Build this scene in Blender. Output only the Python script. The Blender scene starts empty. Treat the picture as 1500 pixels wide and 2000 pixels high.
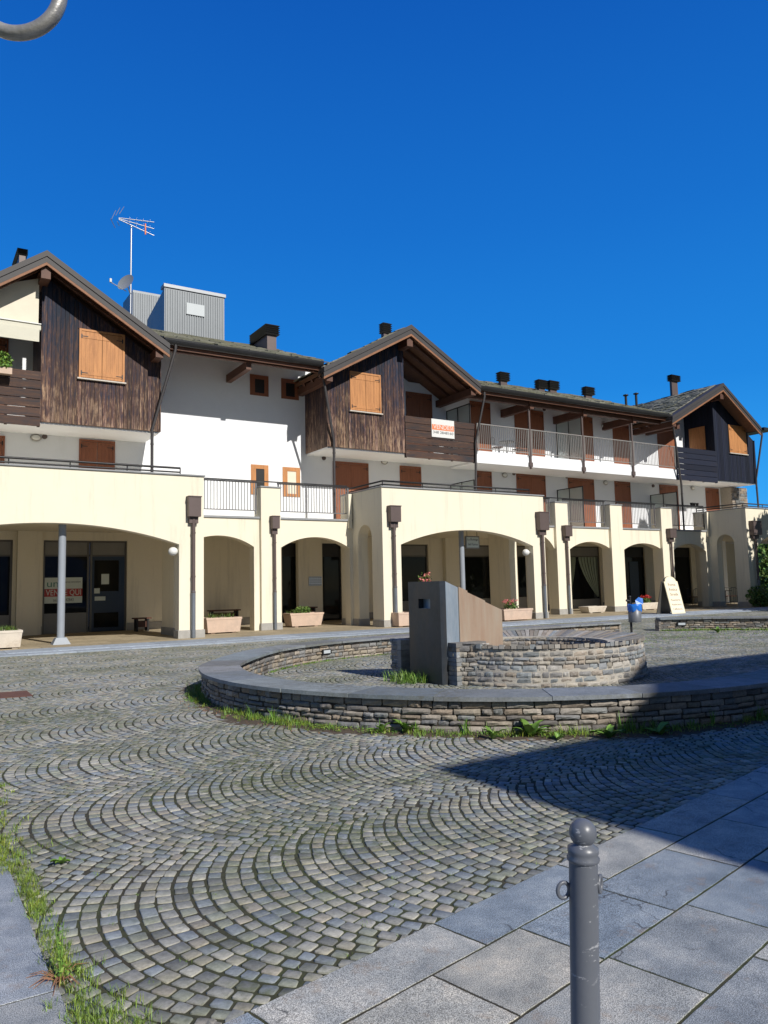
import bpy, math, random
import numpy as np
from math import sin, cos, tan, atan, atan2, radians, pi, sqrt, hypot
from mathutils import Vector, Matrix
random.seed(7); RNG = np.random.default_rng(7)
SC = bpy.context.scene; COL = SC.collection
# ---------------------------------------------------------------- camera
CAMH = 1.5; FPX = 1500.0; AZ = radians(58); PITCH = atan(145/1500); ROLL = 0.0226
_f = np.array([cos(AZ)*cos(PITCH), sin(AZ)*cos(PITCH), sin(PITCH)])
_r = np.array([sin(AZ), -cos(AZ), 0.0]); _u = np.cross(_r, _f)
CR = _r*cos(ROLL)-_u*sin(ROLL); CU = _u*cos(ROLL)+_r*sin(ROLL)
cam = bpy.data.cameras.new('camera'); cam_o = bpy.data.objects.new('camera', cam); COL.objects.link(cam_o)
cam.sensor_fit = 'VERTICAL'; cam.sensor_height = 24; cam.lens = 24*FPX/2000
cam.clip_start = 0.05; cam.clip_end = 2000
mw = Matrix.Identity(4)
for i in range(3):
    mw[i][0] = CR[i]; mw[i][1] = CU[i]; mw[i][2] = -_f[i]
mw[2][3] = CAMH
cam_o.matrix_world = mw; SC.camera = cam_o
# ---------------------------------------------------------------- sun and sky
SUN = Vector((0.11, -1.0, 0.73)).normalized()      # towards the sun
sun = bpy.data.lights.new('sun', 'SUN'); sun.energy = 5.0; sun.angle = radians(0.53); sun.color = (1, .955, .88)
so = bpy.data.objects.new('sun', sun); COL.objects.link(so)
so.rotation_euler = SUN.to_track_quat('Z', 'Y').to_euler(); so.location = (0, 0, 40)
W = bpy.data.worlds.new('World'); SC.world = W; W.use_nodes = True
nt = W.node_tree; bg = nt.nodes['Background']
sky = nt.nodes.new('ShaderNodeTexSky'); sky.sky_type = 'NISHITA'; sky.sun_disc = False
sky.sun_elevation = math.asin(SUN.z); sky.sun_rotation = atan2(SUN.x, SUN.y)
sky.altitude = 900; sky.air_density = 1.0; sky.dust_density = 0.2; sky.ozone_density = 3.0
# deep mountain blue away from the sun, blended with the physical sky round the sun's side
tcw = nt.nodes.new('ShaderNodeTexCoord'); sep = nt.nodes.new('ShaderNodeSeparateXYZ'); nt.links.new(tcw.outputs['Generated'], sep.inputs[0])
rp_ = nt.nodes.new('ShaderNodeValToRGB'); nt.links.new(sep.outputs['Z'], rp_.inputs[0])
_st = [(0.0, (.075, .46, .98)), (.10, (.038, .375, .93)), (.24, (.016, .24, .75)), (.43, (.0095, .162, .61)), (.64, (.0055, .102, .475))]
while len(rp_.color_ramp.elements) < 5: rp_.color_ramp.elements.new(.5)
for e_, (p_, c_) in zip(rp_.color_ramp.elements, _st): e_.position = p_; e_.color = (*[q*10 for q in c_], 1)
mr_ = nt.nodes.new('ShaderNodeMapRange'); mr_.inputs[1].default_value = -.35; mr_.inputs[2].default_value = .35; mr_.interpolation_type = 'SMOOTHSTEP'
nt.links.new(sep.outputs['Y'], mr_.inputs[0])
mx_ = nt.nodes.new('ShaderNodeMix'); mx_.data_type = 'RGBA'; nt.links.new(mr_.outputs[0], mx_.inputs[0])
hs = nt.nodes.new('ShaderNodeHueSaturation'); hs.inputs['Value'].default_value = .42; nt.links.new(sky.outputs[0], hs.inputs['Color']); nt.links.new(hs.outputs[0], mx_.inputs[6]); nt.links.new(rp_.outputs[0], mx_.inputs[7]); nt.links.new(mx_.outputs[2], bg.inputs['Color'])
bg.inputs['Strength'].default_value = 0.10
SC.view_settings.view_transform = 'Standard'; SC.view_settings.look = 'None'
SC.view_settings.exposure = 0.0; SC.view_settings.gamma = 1.0
# ---------------------------------------------------------------- survey helpers: sight line of a photo pixel cut with a world plane
def ray(x, y): return CR*(x-750)/FPX - CU*(y-1000)/FPX + _f
def at(x, y, Y):
    d = ray(x, y); t = Y/d[1]; return Vector((d[0]*t, Y, CAMH+d[2]*t))
def atX(x, y, X):
    d = ray(x, y); t = X/d[0]; return Vector((X, d[1]*t, CAMH+d[2]*t))
def gnd(x, y, z=0.0):
    d = ray(x, y); t = (z-CAMH)/d[2]; return Vector((d[0]*t, d[1]*t, z))
def rect(x0, y0, x1, y1, Y):
    ym = (y0+y1)/2; xm = (x0+x1)/2
    return at(x0, ym, Y).x, at(x1, ym, Y).x, at(xm, y1, Y).z, at(xm, y0, Y).z     # X0,X1,Z0,Z1
# ---------------------------------------------------------------- mesh builder
class MB:
    def __init__(s): s.v = []; s.f = []; s.m = []; s.t = []; s.sm = []; s.tint = (1, 1, 1)
    def add(s, vs, fs, m=0, smooth=False):
        n = len(s.v); s.v += [tuple(p) for p in vs]; s.t += [s.tint]*len(vs)
        for f in fs: s.f.append(tuple(n+i for i in f)); s.m.append(m); s.sm.append(smooth)
    def hexa(s, p, m=0):   # 8 points: bottom 0-3 ccw, top 4-7 ccw
        s.add(p, [(0, 3, 2, 1), (4, 5, 6, 7), (0, 1, 5, 4), (1, 2, 6, 5), (2, 3, 7, 6), (3, 0, 4, 7)], m)
    def box(s, x0, x1, y0, y1, z0, z1, m=0, b=0.0):
        if x0 > x1: x0, x1 = x1, x0
        if y0 > y1: y0, y1 = y1, y0
        if b <= 0:
            s.hexa([(x0,y0,z0),(x1,y0,z0),(x1,y1,z0),(x0,y1,z0),(x0,y0,z1),(x1,y0,z1),(x1,y1,z1),(x0,y1,z1)], m); return
        v = []
        for (z, i) in ((z0, b), (z0+b, 0), (z1-b, 0), (z1, b)):
            v += [(x0+i,y0+i,z),(x1-i,y0+i,z),(x1-i,y1-i,z),(x0+i,y1-i,z)]
        f = [(3,2,1,0),(12,13,14,15)]
        for k in range(3):
            for j in range(4):
                a = k*4+j; c = k*4+(j+1) % 4; f.append((a, c, c+4, a+4))
        s.add(v, f, m)
    def obox(s, c, ax, ay, az, hx, hy, hz, m=0):   # oriented box
        c = Vector(c); ax = Vector(ax).normalized()*hx; ay = Vector(ay).normalized()*hy; az = Vector(az).normalized()*hz
        s.hexa([c-ax-ay-az, c+ax-ay-az, c+ax+ay-az, c-ax+ay-az, c-ax-ay+az, c+ax-ay+az, c+ax+ay+az, c-ax+ay+az], m)
    def beam(s, a, b, w, h, m=0, up=(0, 0, 1)):
        a = Vector(a); b = Vector(b); d = (b-a).normalized(); u = Vector(up)
        sd = d.cross(u).normalized(); u2 = sd.cross(d).normalized()
        s.obox((a+b)/2, d, sd, u2, (b-a).length/2, w/2, h/2, m)
    def tube(s, pts, r, n=10, m=0, smooth=True, cap=True):
        pts = [Vector(p) for p in pts]; rs = r if isinstance(r, (list, tuple)) else [r]*len(pts)
        vs = []; pu = None
        for i, p in enumerate(pts):
            d = (pts[min(i+1, len(pts)-1)]-pts[max(i-1, 0)]).normalized()
            if pu is None: pu = d.orthogonal().normalized()
            pu = (pu - d*pu.dot(d)).normalized(); w = d.cross(pu)
            for k in range(n):
                a = 2*pi*k/n; vs.append(p+(pu*cos(a)+w*sin(a))*rs[i])
        fs = [(i*n+k, i*n+(k+1) % n, (i+1)*n+(k+1) % n, (i+1)*n+k) for i in range(len(pts)-1) for k in range(n)]
        s.add(vs, fs, m, smooth)
        if cap:
            L = len(pts)-1; s.add(vs[:n], [tuple(reversed(range(n)))], m); s.add(vs[L*n:], [tuple(range(n))], m)
    def lathe(s, c, prof, n=24, m=0, smooth=True):
        vs = []
        for (r, z) in prof:
            for k in range(n): a = 2*pi*k/n; vs.append((c[0]+r*cos(a), c[1]+r*sin(a), c[2]+z))
        fs = [(i*n+k, i*n+(k+1) % n, (i+1)*n+(k+1) % n, (i+1)*n+k) for i in range(len(prof)-1) for k in range(n)]
        s.add(vs, fs, m, smooth)
    def ball(s, c, r, nu=16, nv=10, m=0, sc=(1, 1, 1)):
        c = Vector(c); vs = []
        for j in range(nv+1):
            t = pi*j/nv
            for k in range(nu): a = 2*pi*k/nu; vs.append((c.x+r*sc[0]*sin(t)*cos(a), c.y+r*sc[1]*sin(t)*sin(a), c.z-r*sc[2]*cos(t)))
        s.add(vs, [(j*nu+k, j*nu+(k+1) % nu, (j+1)*nu+(k+1) % nu, (j+1)*nu+k) for j in range(nv) for k in range(nu)], m, True)
    def prism(s, poly, y0, y1, m=0, plane='xz'):   # poly in (a,z), extruded along the other axis
        n = len(poly)
        if plane == 'xz': P = [(a, y0, z) for a, z in poly]+[(a, y1, z) for a, z in poly]
        elif plane == 'yz': P = [(y0, a, z) for a, z in poly]+[(y1, a, z) for a, z in poly]
        else: P = [(a, b, y0) for a, b in poly]+[(a, b, y1) for a, b in poly]
        s.add(P, [tuple(range(n)), tuple(reversed(range(n, 2*n)))]+[(i, n+i, n+(i+1) % n, (i+1) % n) for i in range(n)], m)
    def build(s, name, mats, parent=None, kind=None, loc=None):
        me = bpy.data.meshes.new(name)
        org = Vector(parent['_org']) if (parent is not None and '_org' in parent) else (Vector(loc) if loc else Vector((0, 0, 0)))
        v = np.array(s.v, dtype=np.float32).reshape(-1, 3)-np.array(org, dtype=np.float32)
        me.from_pydata(v.tolist(), [], s.f)
        if not isinstance(mats, (list, tuple)): mats = [mats]
        for mt in mats: me.materials.append(mt)
        me.polygons.foreach_set('material_index', s.m); me.polygons.foreach_set('use_smooth', s.sm)
        ca = me.color_attributes.new('tint', 'FLOAT_COLOR', 'POINT')
        ca.data.foreach_set('color', np.c_[np.array(s.t, dtype=np.float32).reshape(-1, 3), np.ones(len(s.v), dtype=np.float32)].ravel())
        me.update()
        o = bpy.data.objects.new(name, me); COL.objects.link(o)
        if parent is not None:
            o.parent = parent
            if '_org' in parent: o['_org'] = tuple(parent['_org'])
        else:
            o.location = org; o['_org'] = tuple(org)
        if kind: o['kind'] = kind
        return o
def thing(name, label, cat, loc=(0, 0, 0), group=None):
    o = bpy.data.objects.new(name, None); COL.objects.link(o); o.location = loc; o['_org'] = tuple(loc)
    o['label'] = label; o['category'] = cat
    if group: o['group'] = group
    return o
def tag(o, label, cat, group=None):
    o['label'] = label; o['category'] = cat
    if group: o['group'] = group
    return o
def text_mesh(name, txt, size, origin, ax, ay, mat, parent, width=None, ext=0.001):
    """flat lettering laid on a plane: origin = lower left corner, ax = reading direction, ay = up"""
    cu = bpy.data.curves.new('tmp', 'FONT'); cu.body = txt; cu.size = size; cu.extrude = ext; cu.resolution_u = 3
    tmp = bpy.data.objects.new('tmp', cu); COL.objects.link(tmp)
    me = bpy.data.meshes.new_from_object(tmp.evaluated_get(bpy.context.evaluated_depsgraph_get()))
    bpy.data.objects.remove(tmp); bpy.data.curves.remove(cu)
    n = len(me.vertices); co = np.empty(n*3, dtype=np.float32); me.vertices.foreach_get('co', co); co = co.reshape(-1, 3)
    if width and n: co[:, 0] *= width/max(1e-4, co[:, 0].max())
    ax = np.array(Vector(ax).normalized()); ay = np.array(Vector(ay).normalized()); az = np.cross(ax, ay)
    P = np.array(origin)+co[:, :1]*ax+co[:, 1:2]*ay+co[:, 2:3]*az-np.array(parent['_org'] if parent else (0, 0, 0))
    me.vertices.foreach_set('co', P.astype(np.float32).ravel()); me.materials.clear(); me.materials.append(mat); me.update()
    o = bpy.data.objects.new(name, me); COL.objects.link(o); o.parent = parent; o['_org'] = tuple(parent['_org'])
    return o
# ---------------------------------------------------------------- materials
def newmat(name):
    m = bpy.data.materials.new(name); m.use_nodes = True; return m, m.node_tree, m.node_tree.nodes['Principled BSDF']
def N(t, typ, **kw):
    n = t.nodes.new(typ)
    for k, v in kw.items():
        if k.startswith('i_'):
            key = k[2:]; key = int(key) if key.isdigit() else key
            n.inputs[key].default_value = v
        else: setattr(n, k, v)
    return n
def noise(t, vec, scale, detail=6, rough=.6):
    n = N(t, 'ShaderNodeTexNoise'); n.inputs['Scale'].default_value = scale; n.inputs['Detail'].default_value = detail; n.inputs['Roughness'].default_value = rough
    t.links.new(vec, n.inputs['Vector']); return n.outputs['Fac']
def ramp(t, fac, stops):
    r = N(t, 'ShaderNodeValToRGB'); e = r.color_ramp.elements
    while len(e) < len(stops): e.new(0.5)
    for i, (p, c) in enumerate(stops):
        e[i].position = p; e[i].color = (c[0], c[1], c[2], 1) if isinstance(c, (tuple, list)) else (c, c, c, 1)
    t.links.new(fac, r.inputs[0]); return r.outputs[0]
def mix(t, fac, a, b, mode='MIX'):
    m = N(t, 'ShaderNodeMix', data_type='RGBA', blend_type=mode)
    for sock, v in ((0, fac), (6, a), (7, b)):
        if isinstance(v, bpy.types.NodeSocket): t.links.new(v, m.inputs[sock])
        elif isinstance(v, (int, float)): m.inputs[sock].default_value = v if sock == 0 else (v, v, v, 1)
        else: m.inputs[sock].default_value = (*v, 1)
    return m.outputs[2]
def coords(t, scale=(1, 1, 1), kind='Object'):
    c = N(t, 'ShaderNodeTexCoord'); mp = N(t, 'ShaderNodeMapping'); mp.inputs['Scale'].default_value = scale
    t.links.new(c.outputs[kind], mp.inputs[0]); return mp.outputs[0]
def bump(t, b, h, strength=.3, dist=.01):
    n = N(t, 'ShaderNodeBump'); n.inputs['Strength'].default_value = strength; n.inputs['Distance'].default_value = dist
    t.links.new(h, n.inputs['Height']); t.links.new(n.outputs[0], b.inputs['Normal'])
def M(name, col, rough=.6, var=.12, scale=2., bs=0., bscale=60., metal=0., spec=.5, dirt=None, stretch=(1, 1, 1), tint=False, dfac=(.5, .75), dscale=1.0):
    m, t, b = newmat(name); v = coords(t, stretch)
    n1 = noise(t, v, scale, 8); lo = tuple(c*(1-var) for c in col); hi = tuple(min(1, c*(1+var)) for c in col)
    c = ramp(t, n1, [(.3, lo), (.7, hi)])
    n2 = noise(t, v, scale*9, 4); c = mix(t, .35, c, ramp(t, n2, [(.3, lo), (.7, hi)]))
    if dirt:
        d = noise(t, coords(t, dirt[1]), dscale, 8, .7); c = mix(t, ramp(t, d, [(dfac[0], 0.), (dfac[1], 1.)]), c, dirt[0])
    if tint:
        a = N(t, 'ShaderNodeVertexColor', layer_name='tint'); c = mix(t, 1.0, c, a.outputs[0], 'MULTIPLY')
    t.links.new(c, b.inputs['Base Color']); b.inputs['Roughness'].default_value = rough
    b.inputs['Metallic'].default_value = metal; b.inputs['Specular IOR Level'].default_value = spec
    if bs > 0: bump(t, b, noise(t, v, bscale, 6), bs)
    return m
def stone_mat(name, base, moss=None, mossr=(.55, .7), bscale=90, bs=.5, rough=.75, white=None, var=.25):
    """split or sawn stone with per-stone tint, mineral grain and growth in large patches"""
    m, t, b = newmat(name); v = coords(t)
    a = N(t, 'ShaderNodeVertexColor', layer_name='tint')
    g = noise(t, v, 40, 8, .75); c = ramp(t, g, [(.25, tuple(x*(1-var) for x in base)), (.5, base), (.75, tuple(x*(1+var) for x in base))])
    c = mix(t, 1.0, c, a.outputs[0], 'MULTIPLY')
    g2 = noise(t, coords(t, (1, 1, 1)), 7, 6, .6); c = mix(t, .5, c, mix(t, 1.0, c, ramp(t, g2, [(.3, .6), (.7, 1.35)]), 'MULTIPLY'))
    if white:
        w = noise(t, v, 5, 8, .7); c = mix(t, ramp(t, w, [(white[0], 0.), (white[1], .7)]), c, (.55, .53, .5))
    if moss:
        d = noise(t, v, .55, 8, .7); d2 = noise(t, v, 14, 5, .7)
        mul = N(t, 'ShaderNodeMath', operation='MULTIPLY'); t.links.new(ramp(t, d, [(mossr[0], 0.), (mossr[1], 1.)]), mul.inputs[0]); t.links.new(ramp(t, d2, [(.4, 0.), (.6, 1.)]), mul.inputs[1])
        c = mix(t, mul.outputs[0], c, moss)
    t.links.new(c, b.inputs['Base Color']); b.inputs['Roughness'].default_value = rough; b.inputs['Specular IOR Level'].default_value = .35
    bump(t, b, noise(t, v, bscale, 8, .7), bs, .004)
    return m
def wood_clad(name, stain, under, tan_, wear=(.47, .56), zc=None, horiz=False):
    m, t, b = newmat(name)
    sv = (1.2, 1, 14) if horiz else (14, 14, 1.5)
    v = coords(t, sv); v2 = coords(t, tuple(s*2.2 for s in sv))
    a = N(t, 'ShaderNodeVertexColor', layer_name='tint')
    n1 = noise(t, v, 1.3, 9, .72); n2 = noise(t, v2, 1.6, 8, .75); n3 = noise(t, coords(t), .8, 5, .6)
    fac = N(t, 'ShaderNodeMath', operation='ADD'); t.links.new(n1, fac.inputs[0])
    s2 = N(t, 'ShaderNodeMath', operation='MULTIPLY_ADD'); t.links.new(n3, s2.inputs[0]); s2.inputs[1].default_value = .35; s2.inputs[2].default_value = -.175
    t.links.new(s2.outputs[0], fac.inputs[1]); f = fac.outputs[0]
    if zc:   # weather has stripped the foot of the boards more than the part under the eaves
        tc = N(t, 'ShaderNodeTexCoord'); sp = N(t, 'ShaderNodeSeparateXYZ'); t.links.new(tc.outputs['Object'], sp.inputs[0])
        mr = N(t, 'ShaderNodeMapRange'); mr.inputs[1].default_value = zc[0]; mr.inputs[2].default_value = zc[1]; mr.inputs[3].default_value = zc[2]; mr.inputs[4].default_value = -zc[2]*1.6
        t.links.new(sp.outputs['Z'], mr.inputs[0])
        ad = N(t, 'ShaderNodeMath', operation='ADD'); t.links.new(f, ad.inputs[0]); t.links.new(mr.outputs[0], ad.inputs[1]); f = ad.outputs[0]
    c = ramp(t, f, [(wear[0]-.06, stain), (wear[0], tuple(.6*x+.4*y for x, y in zip(stain, under))), (wear[1], under), (wear[1]+.1, tan_)])
    c = mix(t, ramp(t, n2, [(.5, 0.), (.66, .85)]), c, stain)
    c = mix(t, 1.0, c, a.outputs[0], 'MULTIPLY')
    t.links.new(c, b.inputs['Base Color']); b.inputs['Roughness'].default_value = .7; b.inputs['Specular IOR Level'].default_value = .25
    bump(t, b, n2, .35, .006)
    return m
m_cream = M('cream_plaster', (.79, .73, .585), .85, .03, 1.2, .15, 120, dirt=((.50, .46, .37), (3.2, 3.2, .28)), dfac=(.53, .90), dscale=.9)
m_white = M('white_plaster', (.80, .82, .85), .85, .03, 1.5, .12, 120, dirt=((.62, .62, .62), (.8, .8, .3)), dfac=(.6, 1.0))
m_plinth = M('plinth_stone', (.34, .33, .31), .7, .2, 6, .3)
m_coping = M('grey_coping', (.27, .28, .29), .6, .15, 4, .2)
m_brown = M('brown_sheet_metal', (.115, .085, .08), .5, .1, 3, metal=.2)
m_verge = M('grey_verge_metal', (.040, .036, .038), .6, .15, 2)
m_fascia = M('brown_fascia', (.17, .07, .04), .6, .3, 3)
m_gutter = M('dark_gutter_metal', (.035, .035, .037), .35, .2, 3, metal=.4)
m_trim = M('verge_wood', (.24, .105, .05), .65, .35, 3, .3, 30, stretch=(1, 6, 1))
m_beam = M('dark_beam_wood', (.10, .042, .025), .6, .35, 3, .3, 30)
m_soffit = M('soffit_boards', (.16, .075, .04), .65, .3, 2, .3, 30, stretch=(8, 1, 1))
m_shutter = M('orange_shutter_wood', (.50, .22, .075), .6, .22, 2.5, .3, 50, stretch=(6, 6, .7), dirt=((.36, .15, .05), (5, 5, .6)), dfac=(.45, .7), dscale=2)
m_shutter2 = M('brown_shutter_wood', (.27, .095, .045), .55, .2, 2.5, .3, 50, stretch=(6, 6, .7))
m_sill = M('pale_sill', (.55, .50, .44), .6, .1, 3)
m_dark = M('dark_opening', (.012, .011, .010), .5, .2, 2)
m_iron = M('dark_iron', (.03, .03, .032), .45, .15, 5, metal=.5)
m_rail = M('galvanised_rail', (.15, .15, .16), .5, .12, 5, metal=.2)
m_rail2 = M('pale_steel_rail', (.30, .285, .27), .45, .12, 5, metal=.3)
m_steelpipe = M('grey_blue_pipe', (.16, .18, .21), .5, .15, 3, metal=.3)
m_column = M('painted_column', (.27, .30, .345), .5, .06, 3)
m_slate = stone_mat('roof_slate', (.17, .17, .15), moss=(.12, .12, .06), mossr=(.45, .6), bscale=30, bs=.7)
m_clad = wood_clad('weathered_cladding', (.014, .021, .042), (.095, .050, .036), (.29, .195, .135), (.42, .54), (7.0, 11.5, .09))
m_clad_dark = wood_clad('blue_black_cladding', (.012, .016, .032), (.028, .024, .03), (.05, .04, .035), (.62, .75))
m_board = wood_clad('weathered_balcony_boards', (.03, .03, .035), (.085, .045, .03), (.20, .13, .09), (.42, .6), None, True)
m_board_dark = wood_clad('blue_black_balcony_boards', (.014, .018, .035), (.03, .025, .03), (.05, .04, .035), (.6, .75), None, True)
m_frame = M('anodised_frame', (.13, .125, .115), .45, .08, 3, metal=.5)
m_panel = M('grey_infill_panel', (.22, .215, .20), .5, .1, 2)
def glass(name, col, rough=.04):
    m, t, b = newmat(name); b.inputs['Base Color'].default_value = (*col, 1); b.inputs['Roughness'].default_value = rough
    b.inputs['Specular IOR Level'].default_value = .22
    v = coords(t); bump(t, b, noise(t, v, 1.5, 2), .04, .02); return m
m_glass = glass('shop_window_glass', (.008, .009, .009)); m_bluedoor = M('dark_blue_door', (.02, .04, .075), .3, .1, 2)
m_frost, _t, _b = newmat('frosted_screen_glass'); _b.inputs['Base Color'].default_value = (.55, .62, .60, 1); _b.inputs['Roughness'].default_value = .35; _b.inputs['Transmission Weight'].default_value = .5; _b.inputs['Alpha'].default_value = .8
m_terra = M('pinkish_planter', (.56, .42, .33), .8, .12, 3, .3, 60, dirt=((.42, .33, .27), (2, 2, 2)))
m_stonep = M('pale_planter', (.60, .54, .46), .8, .12, 3, .3, 60, dirt=((.4, .34, .27), (2, 2, 3)))
m_soil = M('soil', (.06, .045, .03), .9, .3, 20, .5)
m_soil2 = M('brown_soil', (.085, .062, .042), .95, .4, 14, .7, 90)
m_leaf = M('leaf_green', (.085, .16, .03), .55, .35, 6, tint=True)
m_leaf2 = M('leaf_bright', (.14, .26, .04), .5, .3, 6, tint=True)
m_dryw = M('dry_weed', (.30, .15, .08), .7, .3, 6)
m_bark = M('bark', (.10, .075, .05), .85, .3, 6, .6, 30)
m_awning = M('cream_awning', (.62, .60, .50), .8, .06, 3)
m_cloth = M('pale_cloth', (.72, .66, .54), .85, .05, 3)
m_pale = M('pale_grey_panel', (.48, .52, .55), .5, .04, 3)
m_offwhite = M('offwhite_plastic', (.72, .72, .70), .4, .04, 3)
m_ink = M('dark_ink', (.04, .04, .045), .6, .05, 3); m_ink2 = M('brown_ink', (.20, .10, .06), .6, .05, 3)
m_red = M('red_print', (.42, .035, .03), .5, .1, 3); m_teal = M('teal_ink', (.04, .20, .15), .5, .05, 3); m_orange = M('orange_print', (.80, .22, .08), .5, .05, 3)
m_signw = M('sign_white', (.62, .68, .62), .5, .04, 3); m_boardc = M('cream_board', (.80, .72, .52), .5, .06, 3)
m_corr = M('corrugated_grey_sheet', (.25, .27, .29), .5, .08, 1, metal=.25)
m_alu = M('aluminium', (.55, .56, .58), .35, .08, 4, metal=.8)
m_bollard = M('grey_bollard_paint', (.115, .125, .15), .38, .06, 5, .08, 30, dirt=((.32, .33, .36), (14, 14, 40)), dfac=(.615, .645), dscale=1.6)
m_blue = M('blue_plastic_bag', (.02, .17, .62), .35, .15, 4, .4, 25)
m_bin = M('grey_bin', (.16, .17, .19), .45, .1, 4, metal=.2)
m_rustm = M('rusty_plate', (.12, .05, .035), .75, .3, 8, .4)
m_black = M('black_plastic', (.015, .015, .016), .5, .1, 4)
m_brownwood = M('reddish_bench_wood', (.09, .035, .022), .6, .25, 4)
m_red_fl = M('red_petals', (.55, .03, .03), .6, .2, 10); m_pink_fl = M('pink_petals', (.70, .22, .22), .6, .2, 10)
# steel of the fountain: dark patinated sheet, blue-grey strip, rusted wedge
m_steel = M('dark_patinated_steel', (.046, .056, .070), .42, .3, 1.2, .08, 20, metal=.5, dirt=((.10, .085, .07), (1.5, 1.5, .5)), dfac=(.45, .8), dscale=1.5)
m_steelb = M('blue_steel_strip', (.25, .31, .38), .45, .2, 2, metal=.4, stretch=(2, 2, .5), dirt=((.38, .42, .46), (4, 4, .6)), dfac=(.45, .7))
m_corten = M('rusted_steel_sheet', (.31, .215, .155), .7, .15, 2, .15, 40, metal=.1, stretch=(3, 3, .4), dirt=((.33, .27, .21), (3, 3, .35)), dfac=(.4, .65), dscale=2)
m_cobble = stone_mat('cobblestone', (.285, .28, .255), moss=(.085, .10, .04), mossr=(.44, .60), bscale=170, bs=.6, var=.4)
def slab_mat():
    m, t, b = newmat('grey_paving_slab'); v = coords(t); a = N(t, 'ShaderNodeVertexColor', layer_name='tint')
    # each slab gets its own piece of the pattern
    ad = N(t, 'ShaderNodeVectorMath', operation='MULTIPLY_ADD'); t.links.new(a.outputs[0], ad.inputs[0]); ad.inputs[1].default_value = (37, 53, 0); t.links.new(v, ad.inputs[2]); w = ad.outputs[0]
    c = ramp(t, noise(t, w, 3.2, 10, .72), [(.30, (.15, .17, .19)), (.5, (.26, .28, .295)), (.68, (.40, .405, .40))])
    sp = noise(t, w, 260, 2, .5); c = mix(t, .9, c, mix(t, 1.0, c, ramp(t, sp, [(.40, .45), (.5, 1.), (.60, 1.8)]), 'MULTIPLY'))
    c = mix(t, 1.0, c, a.outputs[0], 'MULTIPLY')
    c = mix(t, ramp(t, noise(t, w, 5.5, 9, .75), [(.56, 0.), (.70, .55)]), c, (.30, .20, .12))      # rust-brown blooms
    c = mix(t, ramp(t, noise(t, w, 9, 9, .8), [(.60, 0.), (.72, .6)]), c, (.46, .46, .44))           # pale scuffs
    vo = N(t, 'ShaderNodeTexVoronoi', feature='DISTANCE_TO_EDGE'); vo.inputs['Scale'].default_value = 1.15
    wv = N(t, 'ShaderNodeVectorMath', operation='MULTIPLY_ADD'); nz = N(t, 'ShaderNodeTexNoise'); nz.inputs['Scale'].default_value = 6; t.links.new(w, nz.inputs['Vector']); t.links.new(nz.outputs['Color'], wv.inputs[0]); wv.inputs[1].default_value = (.22, .22, .22); t.links.new(w, wv.inputs[2]); t.links.new(wv.outputs[0], vo.inputs['Vector'])
    cr = ramp(t, vo.outputs['Distance'], [(.0, 1.), (.006, 0.)]); gate = ramp(t, noise(t, w, 1.4, 2), [(.52, 0.), (.56, 1.)])
    g2 = N(t, 'ShaderNodeMath', operation='MULTIPLY'); t.links.new(cr, g2.inputs[0]); t.links.new(gate, g2.inputs[1]); c = mix(t, g2.outputs[0], c, (.05, .05, .05))
    t.links.new(c, b.inputs['Base Color']); b.inputs['Roughness'].default_value = .62; b.inputs['Specular IOR Level'].default_value = .35
    bump(t, b, noise(t, w, 70, 10, .75), .45, .004); return m
m_slab = slab_mat()
m_kerb = stone_mat('blue_grey_kerb', (.29, .33, .38), None, bscale=100, bs=.3)
m_floor = stone_mat('arcade_floor_stone', (.34, .28, .19), None, bscale=60, bs=.3)
m_copst = stone_mat('wall_coping_slab', (.22, .24, .255), (.12, .12, .10), (.45, .62), bscale=60, bs=.5, rough=.7, var=.4)
m_rub = stone_mat('rubble_stone', (.265, .24, .21), (.07, .075, .04), (.55, .7), bscale=45, bs=.9, white=(.66, .8), var=.4)
m_wellst = stone_mat('well_stone', (.285, .272, .252), None, bscale=45, bs=.8, white=(.58, .72))
m_mortar = M('dark_mortar', (.05, .042, .033), .95, .3, 12, .5); m_mortar2 = M('pale_mortar', (.42, .39, .34), .95, .2, 12, .5)
def soil_mat():
    m, t, b = newmat('joint_soil'); v = coords(t)
    c = ramp(t, noise(t, v, 18, 8, .7), [(.3, (.022, .019, .012)), (.6, (.05, .043, .026))])
    c = mix(t, ramp(t, noise(t, v, .7, 8, .7), [(.42, 0.), (.6, .85)]), c, ramp(t, noise(t, v, 25, 6), [(.35, (.025, .035, .010)), (.65, (.065, .085, .022))]))
    t.links.new(c, b.inputs['Base Color']); b.inputs['Roughness'].default_value = .95; bump(t, b, noise(t, v, 60, 8), .6, .01); return m
m_joint = soil_mat()
m_farground = M('far_ground', (.10, .11, .06), .9, .3, .3)
exec_parts = []
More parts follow.
